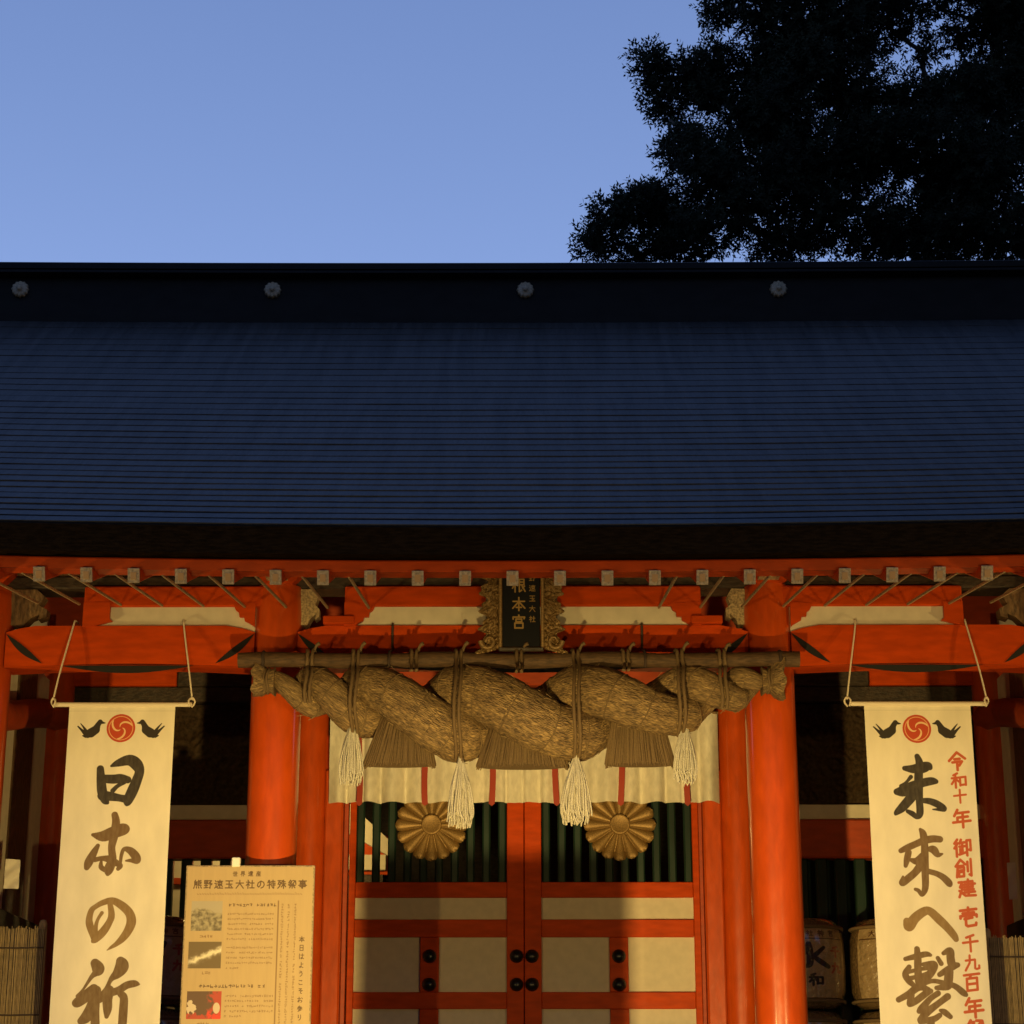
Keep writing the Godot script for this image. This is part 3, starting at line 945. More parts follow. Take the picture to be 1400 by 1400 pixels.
# ---------------------------------------------------------------- tree
const CLUMPS := "2.78 16.85 0.26 0.18;3.24 16.65 0.40 0.33;3.69 16.42 0.50 0.50;1.78 15.79 0.26 0.24;1.98 15.45 0.32 0.27;2.29 15.79 0.40 0.27;2.76 16.08 0.45 0.33;3.31 15.85 0.45 0.50;2.05 14.72 0.17 0.22;2.21 14.57 0.25 0.18;2.31 14.33 0.30 0.20;1.85 13.94 0.24 0.18;1.24 13.51 0.36 0.22;0.99 13.18 0.26 0.24;1.64 13.67 0.36 0.27;2.04 13.56 0.45 0.40;2.55 14.00 0.55 0.44;2.87 14.50 0.40 0.44;2.98 15.05 0.30 0.33;3.49 15.00 0.55 0.61;3.92 15.68 0.50 0.67;4.45 16.25 0.60 0.56;4.27 16.71 0.60 0.33;5.09 16.59 0.60 0.28;4.62 15.45 0.55 0.67;4.07 14.33 0.60 0.67;3.45 14.00 0.55 0.50;2.94 13.56 0.50 0.40;3.53 13.29 0.50 0.29;4.13 13.56 0.55 0.44;4.77 14.44 0.60 0.67;5.22 15.22 0.45 0.39;4.82 13.34 0.55 0.33;5.43 13.56 0.60 0.47;5.58 14.44 0.65 0.56;6.15 14.00 0.70 0.67;6.03 15.22 0.50 0.33;6.61 14.77 0.60 0.89;6.84 15.90 0.40 0.56;6.32 16.59 0.70 0.24;5.70 13.18 0.60 0.27;6.40 13.24 0.70 0.44;7.00 16.71 0.50 0.44;6.41 15.68 0.24 0.29;2.33 13.13 0.60 0.18;1.54 13.13 0.40 0.18;2.54 15.34 0.24 0.22;2.68 15.65 0.20 0.18;5.65 16.09 0.14 0.11;7.37 15.56 0.60 1.33;7.22 13.56 0.60 0.89;5.53 17.18 1.20 0.33;3.98 17.24 0.80 0.33;7.11 17.65 1.20 0.67"

func build_tree() -> void:
	var t := thing("evergreen_tree", "tall dark evergreen tree leaning over the ridge behind the hall", "tree", Vector3(8.6, 0, -12.5))
	var base := t.position
	var trunk_pts: Array = [Vector3(0, -0.2, 0), Vector3(-0.1, 4, 0.1), Vector3(0.1, 8, 0), Vector3(-0.15, 12, 0.1), Vector3(-0.3, 16, 0), Vector3(-0.2, 20.5, 0)]
	var tp := smooth_path(trunk_pts)
	put("trunk", tube_mesh(tp, func(u: float) -> float: return lerpf(0.62, 0.10, u) + 0.25 * exp(-u * 18.0), 18), M.bark, t)
	var clumps: Array = []
	for c in CLUMPS.split(";"):
		var n := c.split_floats(" ")
		clumps.append([Vector3(n[0], n[1], -12.0 + rng.randf_range(-0.45, 0.45)), n[2], n[3]])
	for k in 44:
		var q: Array = clumps[rng.randi() % 54]
		var r: Array = clumps[rng.randi() % 54]
		if (q[0] as Vector3).distance_to(r[0]) < 2.6 and minf(q[0].x, r[0].x) > 3.2:
			clumps.append([(q[0] as Vector3).lerp(r[0], 0.5) + Vector3(0, 0, rng.randf_range(-0.8, 0.8)), 0.42, 0.34])
	# the far side and the top, as full as the near side
	for k in 46:
		var a := rng.randf_range(-1.3, 1.9)
		var y := rng.randf_range(11.5, 21.0)
		var rr := rng.randf_range(1.2, 5.2) * (1.0 - 0.055 * maxf(0.0, y - 14.0))
		clumps.append([Vector3(9.3 + cos(a) * rr, y, -12.5 - sin(a) * rr), rng.randf_range(0.5, 0.9), rng.randf_range(0.35, 0.6)])
	# limbs: each clump hangs on a twig of the limb below it
	var st := begin(true)
	var leaf_xf: Array[Transform3D] = []
	clumps.sort_custom(func(u, v) -> bool: return Vector2(u[0].x - 8.4, u[0].z + 12.5).length() < Vector2(v[0].x - 8.4, v[0].z + 12.5).length())
	var reach := PackedFloat32Array()
	var kids := PackedInt32Array()
	var parent := PackedInt32Array()
	for i in clumps.size():
		var p: Vector3 = clumps[i][0]
		var best := -1
		var low := p.distance_to(Vector3(8.4, maxf(p.y - 1.6, 4.0), -12.45)) + 0.6
		for k in i:
			var q: Vector3 = clumps[k][0]
			if q.y > p.y + 0.35: continue
			var d := p.distance_to(q) + 0.12 * reach[k]
			if d < low:
				low = d
				best = k
		reach.append(0.0 if best < 0 else reach[best] + p.distance_to(clumps[best][0]))
		parent.append(best)
		kids.append(0)
	for i in range(clumps.size() - 1, -1, -1):
		if parent[i] >= 0: kids[parent[i]] += kids[i] + 1
	for i in clumps.size():
		var c: Array = clumps[i]
		var p: Vector3 = c[0]
		var root: Vector3 = clumps[parent[i]][0] if parent[i] >= 0 else Vector3(8.4, maxf(p.y - 1.6, 4.0), -12.45)
		var side := Vector3(rng.randf_range(-0.2, 0.2), rng.randf_range(-0.05, 0.3), rng.randf_range(-0.25, 0.25))
		var path := smooth_path([root, root.lerp(p, 0.35) + side, root.lerp(p, 0.7) + side * 0.6, p], 4)
		for k in path.size(): path[k] -= base
		var r1 := 0.012 + 0.009 * sqrt(float(kids[i]))
		var r0 := 0.014 + 0.010 * sqrt(float(kids[i] + 1)) + (0.03 if parent[i] < 0 else 0.0)
		add_tube(st, path, func(u: float) -> float: return lerpf(r0, r1, u), 7, true)
		# twigs in the clump
		var rx: float = c[1]
		var ry: float = c[2]
		var twigs := int(clampf(300.0 * rx * (ry + 0.15) / 0.2, 50, 1000))
		for k in twigs:
			var v := Vector3(rng.randfn(), rng.randfn(), rng.randfn()).normalized() * pow(rng.randf(), 0.45)
			v = v * Vector3(rx, ry, rx * 1.7) * (0.80 + 0.22 * sin(v.x * 7.0 + p.x * 3.0) * sin(v.y * 6.0 + p.y))
			var q := p + v
			if k % 30 == 0:
				add_tube(st, PackedVector3Array([p - base, p.lerp(q, 0.5) + Vector3(0, 0.04, 0) - base, q - base]), 0.008, 4, false)
			var dirn := (v.normalized() + Vector3(rng.randfn(0, 0.5), rng.randfn(0.15, 0.5), rng.randfn(0, 0.5))).normalized()
			var b := Basis.looking_at(dirn, Vector3.UP if absf(dirn.y) < 0.95 else Vector3.RIGHT).rotated(dirn, rng.randf() * TAU)
			leaf_xf.append(Transform3D(b.scaled(Vector3.ONE * rng.randf_range(0.75, 1.25)), q - base))
	put("limbs", done(st), M.bark, t)
	# a spray of pointed leaves on one twig
	var sp := begin()
	for k in 11:
		var a := k * 2.4
		var z := -0.02 - 0.016 * k
		var o := Vector3(cos(a), sin(a), 0)
		var dirn := (o + Vector3(0, 0, -0.7)).normalized()
		var side := dirn.cross(Vector3(0, 0, -1)).normalized()
		var p0 := Vector3(0, 0, z)
		var ln := 0.070 + 0.018 * sin(k * 1.7)
		var m := p0 + dirn * ln * 0.5 + o.cross(side) * 0.004
		tri(sp, p0, m + side * 0.014, m - side * 0.014, o)
		tri(sp, p0 + dirn * ln, m + side * 0.014, m - side * 0.014, o)
	var mm := MultiMesh.new()
	mm.transform_format = MultiMesh.TRANSFORM_3D
	mm.use_colors = true
	mm.mesh = done(sp)
	mm.instance_count = leaf_xf.size()
	for i in leaf_xf.size():
		mm.set_instance_transform(i, leaf_xf[i])
		var g := rng.randf_range(0.6, 1.3)
		mm.set_instance_color(i, Color(g * rng.randf_range(0.85, 1.2), g, g * 0.9))
	var crown := MultiMeshInstance3D.new()
	crown.name = "crown"
	crown.multimesh = mm
	crown.material_override = M.leaf
	crown.set_meta("kind", "stuff")
	t.add_child(crown)
	print("leaf sprays: ", leaf_xf.size())
	copy_of(t, "evergreen_tree", "unseen second evergreen tree added to shade the right end of the roof", Vector3(9.4, 0, 0.8)).set_meta("group", "evergreen trees by the hall")  # unseen copy, added to darken the right end of the roof
	t.set_meta("group", "evergreen trees by the hall")

# ---------------------------------------------------------------- straw rope and its pole
const ROPE_Z := 0.33
func rope_mid(t: float) -> Vector3:
	return Vector3(lerpf(-1.62, 1.56, t), 4.452 - 0.215 * pow(sin(PI * clampf(t, 0, 1)), 0.9), ROPE_Z)
func rope_radius(t: float) -> float:
	return 0.092 + 0.230 * pow(maxf(sin(PI * clampf(t, 0, 1)), 0.0), 0.80)
func rope_turn(x: float) -> float:
	var xs := [-1.9, -1.37, -1.08, -0.43, 0.36, 1.06, 1.36, 1.8]
	var ks := [-1.6, 0.1, 1.0, 2.0, 3.0, 4.0, 4.8, 6.6]
	for i in xs.size() - 1:
		if x <= xs[i + 1]:
			return lerpf(ks[i], ks[i + 1], (x - xs[i]) / (xs[i + 1] - xs[i]))
	return 6.6

func build_rope() -> void:
	var pole := thing("wooden_pole", "brown debarked log pole that the straw rope is tied under", "pole", Vector3(0, 4.595, 0.385))
	var pp := PackedVector3Array()
	for i in 25: pp.append(Vector3(lerpf(-1.865, 1.812, i / 24.0), 0.006 * sin(i * 0.9), 0.004 * cos(i * 1.3)))
	put("log", tube_mesh(pp, func(u: float) -> float: return 0.050 + 0.003 * sin(u * 40.0), 16), M.log, pole)
	for x in [-0.873, 0.799]:
		put("suspension_wire", tube_mesh(smooth_path([Vector3(x, -0.055, 0.04), Vector3(x, 0.0, 0.060), Vector3(x, 0.06, 0.0), Vector3(x, 0.13, -0.245), Vector3(x, 0.25, -0.256), Vector3(x, 0.305, -0.262), Vector3(x, 0.31, -0.30)]), 0.009, 6), M.thin_cord, pole)
	for x in [-1.70, 1.68]:
		var ring := PackedVector3Array()
		for i in 17: ring.append(Vector3(x + 0.003 * (i % 3), cos(TAU * i / 16.0) * 0.056, sin(TAU * i / 16.0) * 0.056))
		put("pole_binding", tube_mesh(ring, 0.012, 6), M.thin_cord, pole)

	var rope := thing("sacred_straw_rope", "thick twisted straw rope of two fat strands hanging across the porch", "straw rope", Vector3(0, 0, 0))
	for s in 2:
		var rings := []
		var st := begin(true)
		var n := 120
		for i in n + 1:
			var t := i / float(n)
			var c := rope_mid(t)
			var k := rope_turn(c.x)
			var R := rope_radius(t)
			var ph := PI * (k - s)
			var off := Vector3(0, cos(ph), sin(ph)) * R * 0.47
			var r := R * 0.565 * (1.0 - 0.34 * smoothstep(0.0, 0.8, -sin(ph)))
			var ring := PackedVector3Array()
			var ph2 := PI * (rope_turn(c.x + 0.02) - s)
			var tan_dir := (Vector3(0.02, 0, 0) + (Vector3(0, cos(ph2), sin(ph2)) - Vector3(0, cos(ph), sin(ph))) * R * 0.47).normalized()
			var y := (Vector3.UP - tan_dir * tan_dir.y).normalized()
			var z := tan_dir.cross(y)
			for q in 44:
				var a := TAU * q / 44.0 
				var rr := r * (1.0 + 0.016 * sin(q * 5.0 + s) + 0.012 * sin(q * 3.3 + t * 9.0) + 0.010 * sin(t * 150.0 + q * 0.4))
				# bindings press shallow waists into the strand
				var w := fposmod(k * 4.0 + s * 0.5 + 0.5, 1.0)
				rr *= 1.0 - 0.045 * exp(-pow((w - 0.5) / 0.08, 2.0))
				ring.append(c + off + (y * cos(a) + z * sin(a)) * rr)
			rings.append(ring)
		skin(st, rings, true, 1.6, 2.0)
		var strand := put("strand", done(st), M.straw, rope)
		# thin strings wound round the strand, and straws that stick out of it
		var ws := begin(true)
		var ends := begin(true)
		for i in range(6, n - 5):
			var t := i / float(n)
			var k := rope_turn(rope_mid(t).x)
			var kn := rope_turn(rope_mid((i + 1) / float(n)).x)
			var ring: PackedVector3Array = rings[i]
			if int(floor(k * 4.0 + s * 0.5)) != int(floor(kn * 4.0 + s * 0.5)):
				var ctr := Vector3.ZERO
				for q in ring: ctr += q / ring.size()
				var loop := PackedVector3Array()
				for q in 23: loop.append(ctr + (ring[(q * 2) % 44] - ctr) * 1.012 + Vector3(0.004 * sin(q), 0, 0))
				add_tube(ws, loop, 0.0045, 5, false)
			for q in 4:
				var at: int = rng.randi() % 44
				var p := ring[at]
				var nx: Vector3 = rings[i + 1][at] - p
				var out := Vector3(0, p.y - rope_mid(t).y, p.z - ROPE_Z).normalized()
				var dirn := (nx.normalized() * (1.0 if rng.randf() < 0.5 else -1.0) + out * rng.randf_range(0.05, 0.40) + Vector3(0, rng.randf_range(-0.2, 0.1), 0)).normalized()
				add_tube(ends, PackedVector3Array([p - out * 0.004, p + dirn * rng.randf_range(0.02, 0.07)]), 0.0018, 3, false)
		put("binding_string", done(ws), M.skirt, strand)
		put("loose_straws", done(ends), M.stalk, strand).set_meta("kind", "stuff")
	# bound ends
	for s in [-1.0, 1.0]:
		var st := begin(true)
		var rings := []
		for i in 13:
			var t := i / 12.0
			var c := rope_mid(1.0 if s > 0 else 0.0) + Vector3(s * (0.0 + 0.14 * t), (0.015 if s > 0 else 0.02) * t, 0.03)
			var r := 0.092 - 0.020 * sin(PI * minf(t * 1.7, 1.0)) + (0.075 if s > 0 else 0.03) * maxf(0.0, t - 0.35)
			var ring := PackedVector3Array()
			for q in 30:
				var a := TAU * q / 30.0
				var rr := r * (1.0 + 0.07 * sin(q * 7.0) + 0.04 * sin(q * 2.6 + i))
				ring.append(c + Vector3(0.012 * sin(q * 5.0) * t, cos(a) * rr * 1.05, sin(a) * rr))
			rings.append(ring)
		skin(st, rings, true, 2.0, 2.0)
		put("bound_end", done(st), M.straw, rope)
		var wst := begin(true)
		for k in 3:
			var c := rope_mid(1.0 if s > 0 else 0.0) + Vector3(s * (0.045 + 0.02 * k), 0.01, 0.03)
			var loop := PackedVector3Array()
			for q in 21: loop.append(c + Vector3(0.006 * sin(q), cos(TAU * q / 20.0) * 0.082, sin(TAU * q / 20.0) * 0.082))
			add_tube(wst, loop, 0.009, 6, false)
		put("end_binding", done(wst), M.cord, rope)
	# cords from the pole: long ones run down round the rope, short ones only tie its back
	var spots := [[-1.39, 0.7], [-1.09, 1.0], [-0.71, 0.12], [-0.418, 1.0], [-0.024, 0.16], [0.346, 1.0], [0.673, 0.14], [1.024, 1.0], [1.30, 0.75]]
	for sp in spots:
		var x: float = sp[0]
		var t := inverse_lerp(-1.62, 1.56, x)
		var c := rope_mid(t)
		var R := rope_radius(t) + 0.018
		for side in [-1.0, 1.0]:
			var pts: Array = []
			var dx: float = 0.016 * side
			var reach: float = sp[1]
			pts.append(Vector3(x + dx * 2.2, 4.590, 0.322))
			pts.append(Vector3(x + dx * 1.6, 4.657, 0.368))
			pts.append(Vector3(x + dx, 4.648, 0.425))
			pts.append(Vector3(x + dx, 4.585, 0.452))
			var steps := int(ceil(8 * reach)) + 1
			for i in range(1, steps + 1):
				var a := lerpf(deg_to_rad(72.0), deg_to_rad(-80.0), reach * i / steps)
				if reach < 0.3: a = lerpf(deg_to_rad(75.0), deg_to_rad(45.0), float(i) / steps)
				pts.append(Vector3(x + dx + 0.006 * sin(i * 1.1 + x), c.y + sin(a) * R, ROPE_Z + cos(a) * R))
			put("tie_cord", tube_mesh(smooth_path(pts, 4), 0.0115, 8, 2, 110.0), M.cord, rope)
		# a cut end that stands up beside the knot
		put("cord_end", tube_mesh(smooth_path([Vector3(x + 0.02, 4.65, 0.41), Vector3(x + 0.04, 4.685, 0.42), Vector3(x + 0.06, 4.70 + 0.015 * sin(x * 9.0), 0.43)], 4), 0.011, 7, 2, 110.0), M.cord, rope)
	# straw skirts between the strands
	for k in [[-0.80, 0.24, 0.46, 4.30, 3.895, 0.03], [0.0, 0.40, 0.58, 4.20, 3.885, 0.0], [0.76, 0.30, 0.44, 4.28, 3.895, -0.02]]:
		var x: float = k[0]
		var sk := thing("straw_skirt", "", "straw skirt", Vector3(x, 0, ROPE_Z + 0.02), "straw skirts under the rope")
		sk.set_meta("label", "brown straw skirt under the rope, %s" % ("behind the left strand above the left gold crest" if x < -0.5 else ("above the right gold crest" if x > 0.5 else "middle one between the two long tassels")))
		var st := begin(true)
		var rings := []
		for i in 7:
			var t := i / 6.0
			var ring := PackedVector3Array()
			for q in 48:
				var a := TAU * q / 48.0
				var w := lerpf(k[1], k[2], t) * 0.5 * (1.0 + 0.03 * sin(q * 6.1))
				ring.append(Vector3(cos(a) * w + k[5] * (1.0 - t), lerpf(k[3], k[4] + 0.012, t), -sin(a) * w * 0.42))
			rings.append(ring)
		skin(st, rings, true)
		put("core", done(st), M.skirt, sk)
		var fr := begin(true)
		var fr2 := begin(true)
		for q in 210:
			var a := rng.randf_range(-0.25, PI + 0.25)
			var w0: float = k[1] * 0.5
			var w1: float = k[2] * 0.5 * rng.randf_range(0.96, 1.05)
			var top := Vector3(cos(a) * w0 + k[5], k[3], sin(a) * w0 * 0.45)
			var low := Vector3(cos(a + rng.randf_range(-0.06, 0.06)) * w1, k[4] + rng.randf_range(-0.012, 0.02), sin(a) * w1 * 0.46)
			add_tube(fr if q % 3 > 0 else fr2, PackedVector3Array([top, top.lerp(low, 0.5) + Vector3(0, 0, rng.randf_range(0.002, 0.016)), low]), rng.randf_range(0.0022, 0.0045), 4, false)
		var m: Node3D = put("straws", done(fr), M.skirt, sk)
		m.set_meta("kind", "stuff")
		put("pale_straws", done(fr2), M.cord, sk).set_meta("kind", "stuff")
	# hemp tassels
	for k in [[-1.105, 4.215, 3.765, 0.40, 0.12, "pale frayed tassel at the left end of the rope, before the curtain's left edge"], [-0.402, 3.96, 3.487, 0.44, 0.135, "pale long tassel hanging before the left gold crest"], [0.341, 3.975, 3.508, 0.44, 0.15, "pale full tassel hanging at the left of the right gold crest"], [1.045, 4.19, 3.765, 0.40, 0.12, "pale thin tassel at the right end of the rope, before the curtain"]]:
		tassel(k[0], k[1], k[2], k[3], k[4], k[5])

func tassel(x: float, y1: float, y0: float, z: float, w: float, label: String) -> void:
	var t := thing("hemp_tassel", label, "tassel", Vector3(x, y1, z), "tassels on the straw rope")
	var h := y1 - y0
	w *= 1.05
	put("hanger", tube_mesh(smooth_path([Vector3(0, 0.05, -0.02), Vector3(0.004, -0.04, 0.0), Vector3(0, -h * 0.20, 0.0)]), 0.016, 8, 2, 110.0), M.cord, t)
	put("head", lathe([Vector2(0.006, 0.01), Vector2(0.018, -h * 0.10), Vector2(w * 0.24, -h * 0.30), Vector2(w * 0.34, -h * 0.45), Vector2(w * 0.26, -h * 0.50)], 20, 0.12, 7), M.tassel, t)
	var st := begin(true)
	for q in 120:
		var a := rng.randf() * TAU
		var r := sqrt(rng.randf())
		var w1 := w * 0.56 * r
		var fall := rng.randf_range(0.80, 1.0)
		var pts := smooth_path([Vector3(cos(a) * 0.012, -h * rng.randf_range(0.04, 0.2), sin(a) * 0.012), Vector3(cos(a) * w1 * 0.8, -h * 0.42, sin(a) * w1 * 0.8), Vector3(cos(a + 0.1) * w1 * 1.1 + rng.randfn(0, 0.006), -h * 0.75, sin(a) * w1), Vector3(cos(a) * w1 * 0.98 + rng.randfn(0, 0.008), -h * fall, sin(a) * w1)], 3)
		add_tube(st, pts, rng.randf_range(0.003, 0.0065), 4, false)
	put("fringe", done(st), M.tassel, t).set_meta("kind", "stuff")

# ---------------------------------------------------------------- curtain
func build_curtain() -> void:
	var t := thing("white_curtain", "short white cloth curtain with dark red ribbons over the doors", "curtain", Vector3(0, 0, 0))
	var cloth := sheet(240, 12, func(u: float, v: float) -> Vector3:
		var x := lerpf(-1.497, 1.515, u)
		var a := x * 13.0 + sin(x * 5.0) * 2.4
		var fold := 0.072 * pow(absf(sin(a)), 0.6) - 0.045 + 0.020 * sin(x * 37.0 + v * 1.2 + 2.0 * sin(x * 3.1)) + 0.012 * sin(x * 7.0 - v * 3.0)
		var gather := 0.02 * (cos(x * 2.08) * 0.5 + 0.5)
		var y := lerpf(4.76, 4.066 + 0.004 * sin(x * 19.0), v) 
		return Vector3(x, y, -2.20 + fold * (0.5 + 0.7 * v) - gather * 0.3))
	put("cloth", cloth, M.cloth, t)
	put("hanging_rod", tube_mesh(PackedVector3Array([Vector3(-1.52, 4.765, -2.20), Vector3(1.52, 4.765, -2.20)]), 0.012, 8), M.brown_wood, t)
	for x in [-1.255, -0.746, -0.237, 0.254, 0.752, 1.250]:
		var rb := sheet(4, 14, func(u: float, v: float) -> Vector3:
			return Vector3(x + (u - 0.5) * 0.046 + 0.008 * sin(v * 5.0 + x * 7.0), lerpf(4.75, 4.022, v) + (0.018 * absf(u - 0.5) * 2.0 if v > 0.99 else 0.0), -2.095 + 0.006 * sin(v * 9.0 + x)))
		put("ribbon", rb, M.ribbon, t)

# ---------------------------------------------------------------- name plaque
func build_plaque() -> void:
	var t := thing("name_plaque", "black name plaque with gilt characters in a carved gilt frame under the eave", "plaque", Vector3(-0.008, 4.685, 0.40))
	t.rotation.x = deg_to_rad(11.0)
	var ink := Ink.new(256, 660)
	var img := Image.create(256, 660, false, Image.FORMAT_RGB8)
	img.fill(Color(0.012, 0.012, 0.014).linear_to_srgb())
	var g := Color(0.30, 0.19, 0.07).linear_to_srgb()
	for k in [["根", 112, 236], ["本", 112, 366], ["宮", 112, 492]]: ink.glyph(GLYPHS[k[0]], k[1], k[2], 100, 0.11)
	var small := ["熊", "野", "速", "玉", "大", "社"]
	for k in 6: ink.glyph(GLYPHS[small[k]], 206, 112 + 72 * k, 46, 0.11)
	ink.over(img, g)
	img.generate_mipmaps()
	var m := StandardMaterial3D.new()
	m.albedo_texture = ImageTexture.create_from_image(img)
	m.roughness = 0.8
	m.metallic_specular = 0.2
	put("board", sheet(1, 1, func(u: float, v: float) -> Vector3: return Vector3(lerpf(-0.122, 0.118, u), lerpf(0.62, 0.0, v), 0.02), false), m, t)
	bx("board_back", -0.126, 0.122, -0.004, 0.624, -0.02, 0.016, M.black, t)
	bx("frame_bottom", -0.15, 0.146, -0.035, -0.006, -0.02, 0.03, M.dark_wood, t)
	var nz := FastNoiseLite.new()
	nz.seed = 8
	nz.frequency = 7.0
	nz.fractal_octaves = 2
	for s in [-1.0, 1.0]:
		bx("frame_moulding", 0.126 * s, 0.150 * s, -0.01, 0.63, -0.01, 0.045, M.gilt, t)
		# carved openwork: curls with a scalloped outer edge
		var side := sheet(18, 84, func(u: float, v: float) -> Vector3:
			var wide := 0.105 + 0.022 * sin(v * 34.0) + 0.014 * sin(v * 71.0 + 1.0)
			if v > 0.9: wide += 0.02
			var x := 0.150 + wide * u
			var q := nz.get_noise_2d(x * 1.6 * s, v * 0.9)
			var z := 0.012 + 0.040 * maxf(0.0, sin(q * 15.0 + v * 30.0)) * (1.0 - 0.4 * u)
			return Vector3(x * s, lerpf(0.63, -0.02, v) - 0.04 * u * (1.0 if v > 0.9 else 0.0), z))
		put("carved_side", side, M.gilt, t)
		bx("carved_side_back", 0.150 * s, 0.235 * s, 0.0, 0.62, -0.02, 0.008, M.dark_wood, t)
		var curl: Array = []
		for i in 15:
			var a := i * 0.42
			var r := 0.052 - 0.0028 * i
			curl.append(Vector3((0.215 + cos(a) * r) * s, 0.035 - sin(a) * r * 1.1, 0.035))
		put("carved_scroll", tube_mesh(smooth_path(curl, 3), func(u: float) -> float: return lerpf(0.020, 0.009, u), 8), M.gilt, t)

# ---------------------------------------------------------------- banners
# brush strokes: x y width in texture pixels, 640 to the metre
const NI := "147 271 30 153 320 38 161 370 41 174 402 33 186 414 13;192 259 10 221 246 31 266 234 46 296 251 50 311 281 40 300 324 43 286 363 46 270 402 40 266 419 17;159 307 23 205 310 30 234 309 33 264 317 30;159 320 20 205 322 23 251 319 20;251 327 17 223 343 17 204 363 20;163 383 43 203 388 36 239 394 30 269 399 36"
const HON := "218 464 27 225 495 33 220 550 36 213 599 30 219 647 33 207 686 40 203 708 17;132 547 13 174 553 43 216 537 50 254 524 50 270 523 27;156 592 17 140 624 30 123 660 36 116 682 23;148 650 20 177 644 20 209 647 33;174 653 10 174 679 20 192 692 20;252 660 13 255 628 15 265 605 17 291 612 30 315 637 36 320 653 27 297 652 17 274 653 7;229 660 30 253 673 20 244 686 17"
const NO := "217 822 20 227 873 27 219 904 28 196 942 33 168 971 30 156 983 10;162 974 20 143 920 30 138 892 27 145 857 23 161 841 20 189 825 23 227 816 27 266 835 33 299 866 36 309 901 40 298 936 36 277 967 30 253 990 20 231 1005 12 216 1016 3;188 866 15 173 892 13 166 923 17 168 961 20"
const INORI := "171 1068 36 185 1090 50 177 1105 30 159 1124 17 130 1171 10 109 1199 17;171 1171 40 141 1199 46 111 1223 40 102 1226 30;181 1177 40 177 1211 46 163 1248 43 149 1279 46 128 1297 30;188 1211 20 182 1264 33 184 1310 36 188 1371 36;273 1059 36 280 1080 56 263 1108 40 242 1127 23 230 1149 17 225 1174 30 208 1199 36 184 1217 30;232 1177 43 228 1211 40 230 1248 36 228 1279 17;239 1186 30 273 1174 30 304 1155 30 335 1149 27 355 1152 7;280 1189 27 294 1205 33 295 1248 36 294 1310 36 294 1371 33"
const CROW := "155 76 4 145 75 10 134 71 20 125 85 23 117 105 36 98 118 40 85 125 30;75 121 20 57 105 10 41 90 5;78 111 13 63 91 7 52 78 3;76 133 13 64 130 5"
const MI := "212 221 23 220 251 33 214 294 36 211 350 36 211 409 30 210 458 30 197 474 20 179 461 23 160 451 17;156 271 20 192 274 36 232 268 46 255 261 33 262 268 23;118 370 27 148 366 46 182 347 40 225 333 36 265 325 33 284 327 20;181 307 17 160 330 12 139 347 20;194 370 46 169 402 40 138 435 36 114 455 23 107 464 10;221 406 20 253 409 27 285 422 30 310 442 23 264 443 5"
const RAI := "208 526 13 219 546 30 222 594 30 219 659 33 218 707 30 215 765 27 200 793 17 187 777 17 174 771 13;122 614 20 151 601 27 188 585 27 221 572 30 257 565 30 286 567 27;154 620 27 146 649 27 139 675 17;211 636 30 187 656 30 165 652 17;239 607 20 258 610 33 273 630 23 293 627 7;206 668 36 178 701 30 148 726 30 121 745 27 126 720 10;227 697 23 262 707 23 290 723 27 311 745 30 316 755 17"
const HE := "132 901 30 140 920 43 165 889 40 201 863 36 227 860 33 264 895 36 294 927 33 318 958 30 326 974 23"
const TSUNAGU := "117 1052 17 156 1043 23 201 1033 23 220 1037 13;167 1012 23 168 1049 30 166 1093 30 166 1140 30 169 1155 27;131 1084 20 114 1112 27 125 1137 27 143 1155 20;189 1074 17 228 1074 30 227 1090 33 206 1121 30 179 1140 27;121 1105 17 175 1093 15 220 1087 20;129 1130 20 174 1119 15 213 1107 20;272 1030 17 298 1021 30 299 1049 33 304 1077 33 326 1077 20;248 1049 17 260 1071 20;251 1115 20 284 1096 27 313 1080 27;289 1105 36 284 1140 36 277 1161 33 235 1168 17;191 1149 17 224 1140 18 268 1149 20 308 1161 23 339 1186 27 351 1196 17;80 1214 23 122 1192 27 165 1164 30 203 1174 20;139 1174 20 131 1205 27 123 1233 20 153 1217 27 196 1186 27 212 1180 20;240 1189 23 207 1211 23 173 1248 30 160 1260 20;277 1202 27 238 1230 25 191 1264 31 164 1294 27;245 1257 13 261 1264 25 282 1282 20;164 1300 23 215 1291 25 241 1276 20;205 1304 30 199 1340 30"

func emblem(ink: Ink, img: Image, ex: float, ey: float) -> void:
	var red := Color(0.50, 0.055, 0.014).linear_to_srgb()
	var pale := Color(0.80, 0.52, 0.26).linear_to_srgb()
	var r0 := 60.0
	for y in range(int(ey - r0) - 1, int(ey + r0) + 2):
		for x in range(int(ex - r0) - 1, int(ex + r0) + 2):
			var d := Vector2(x + 0.5 - ex, y + 0.5 - ey)
			var r := d.length() / r0
			if r > 1.0: continue
			var c := red
			if r > 0.80 and r < 0.865: c = red.lerp(pale, 0.75)
			elif r < 0.80 and r > 0.10:
				# three comma shapes turning round each other
				var ph := fposmod((d.angle() + 0.6) / TAU * 3.0 - 1.35 * r, 1.0)
				var gap := 0.13 + 0.10 * sin(PI * clampf(r / 0.8, 0.0, 1.0))
				if ph < gap: c = pale
			img.set_pixel(x, y, c)
	for s in [1.0, -1.0]:
		for st in CROW.split(";"):
			var n := st.split_floats(" ")
			var pts := PackedVector3Array()
			for i in range(0, n.size() - 2, 3):
				pts.append(Vector3(ex + (n[i] - 223.0) * s, ey + n[i + 1] - 98.0, n[i + 2]))
			ink.stroke(pts)
	ink.over(img, Color(0.030, 0.022, 0.014).linear_to_srgb())

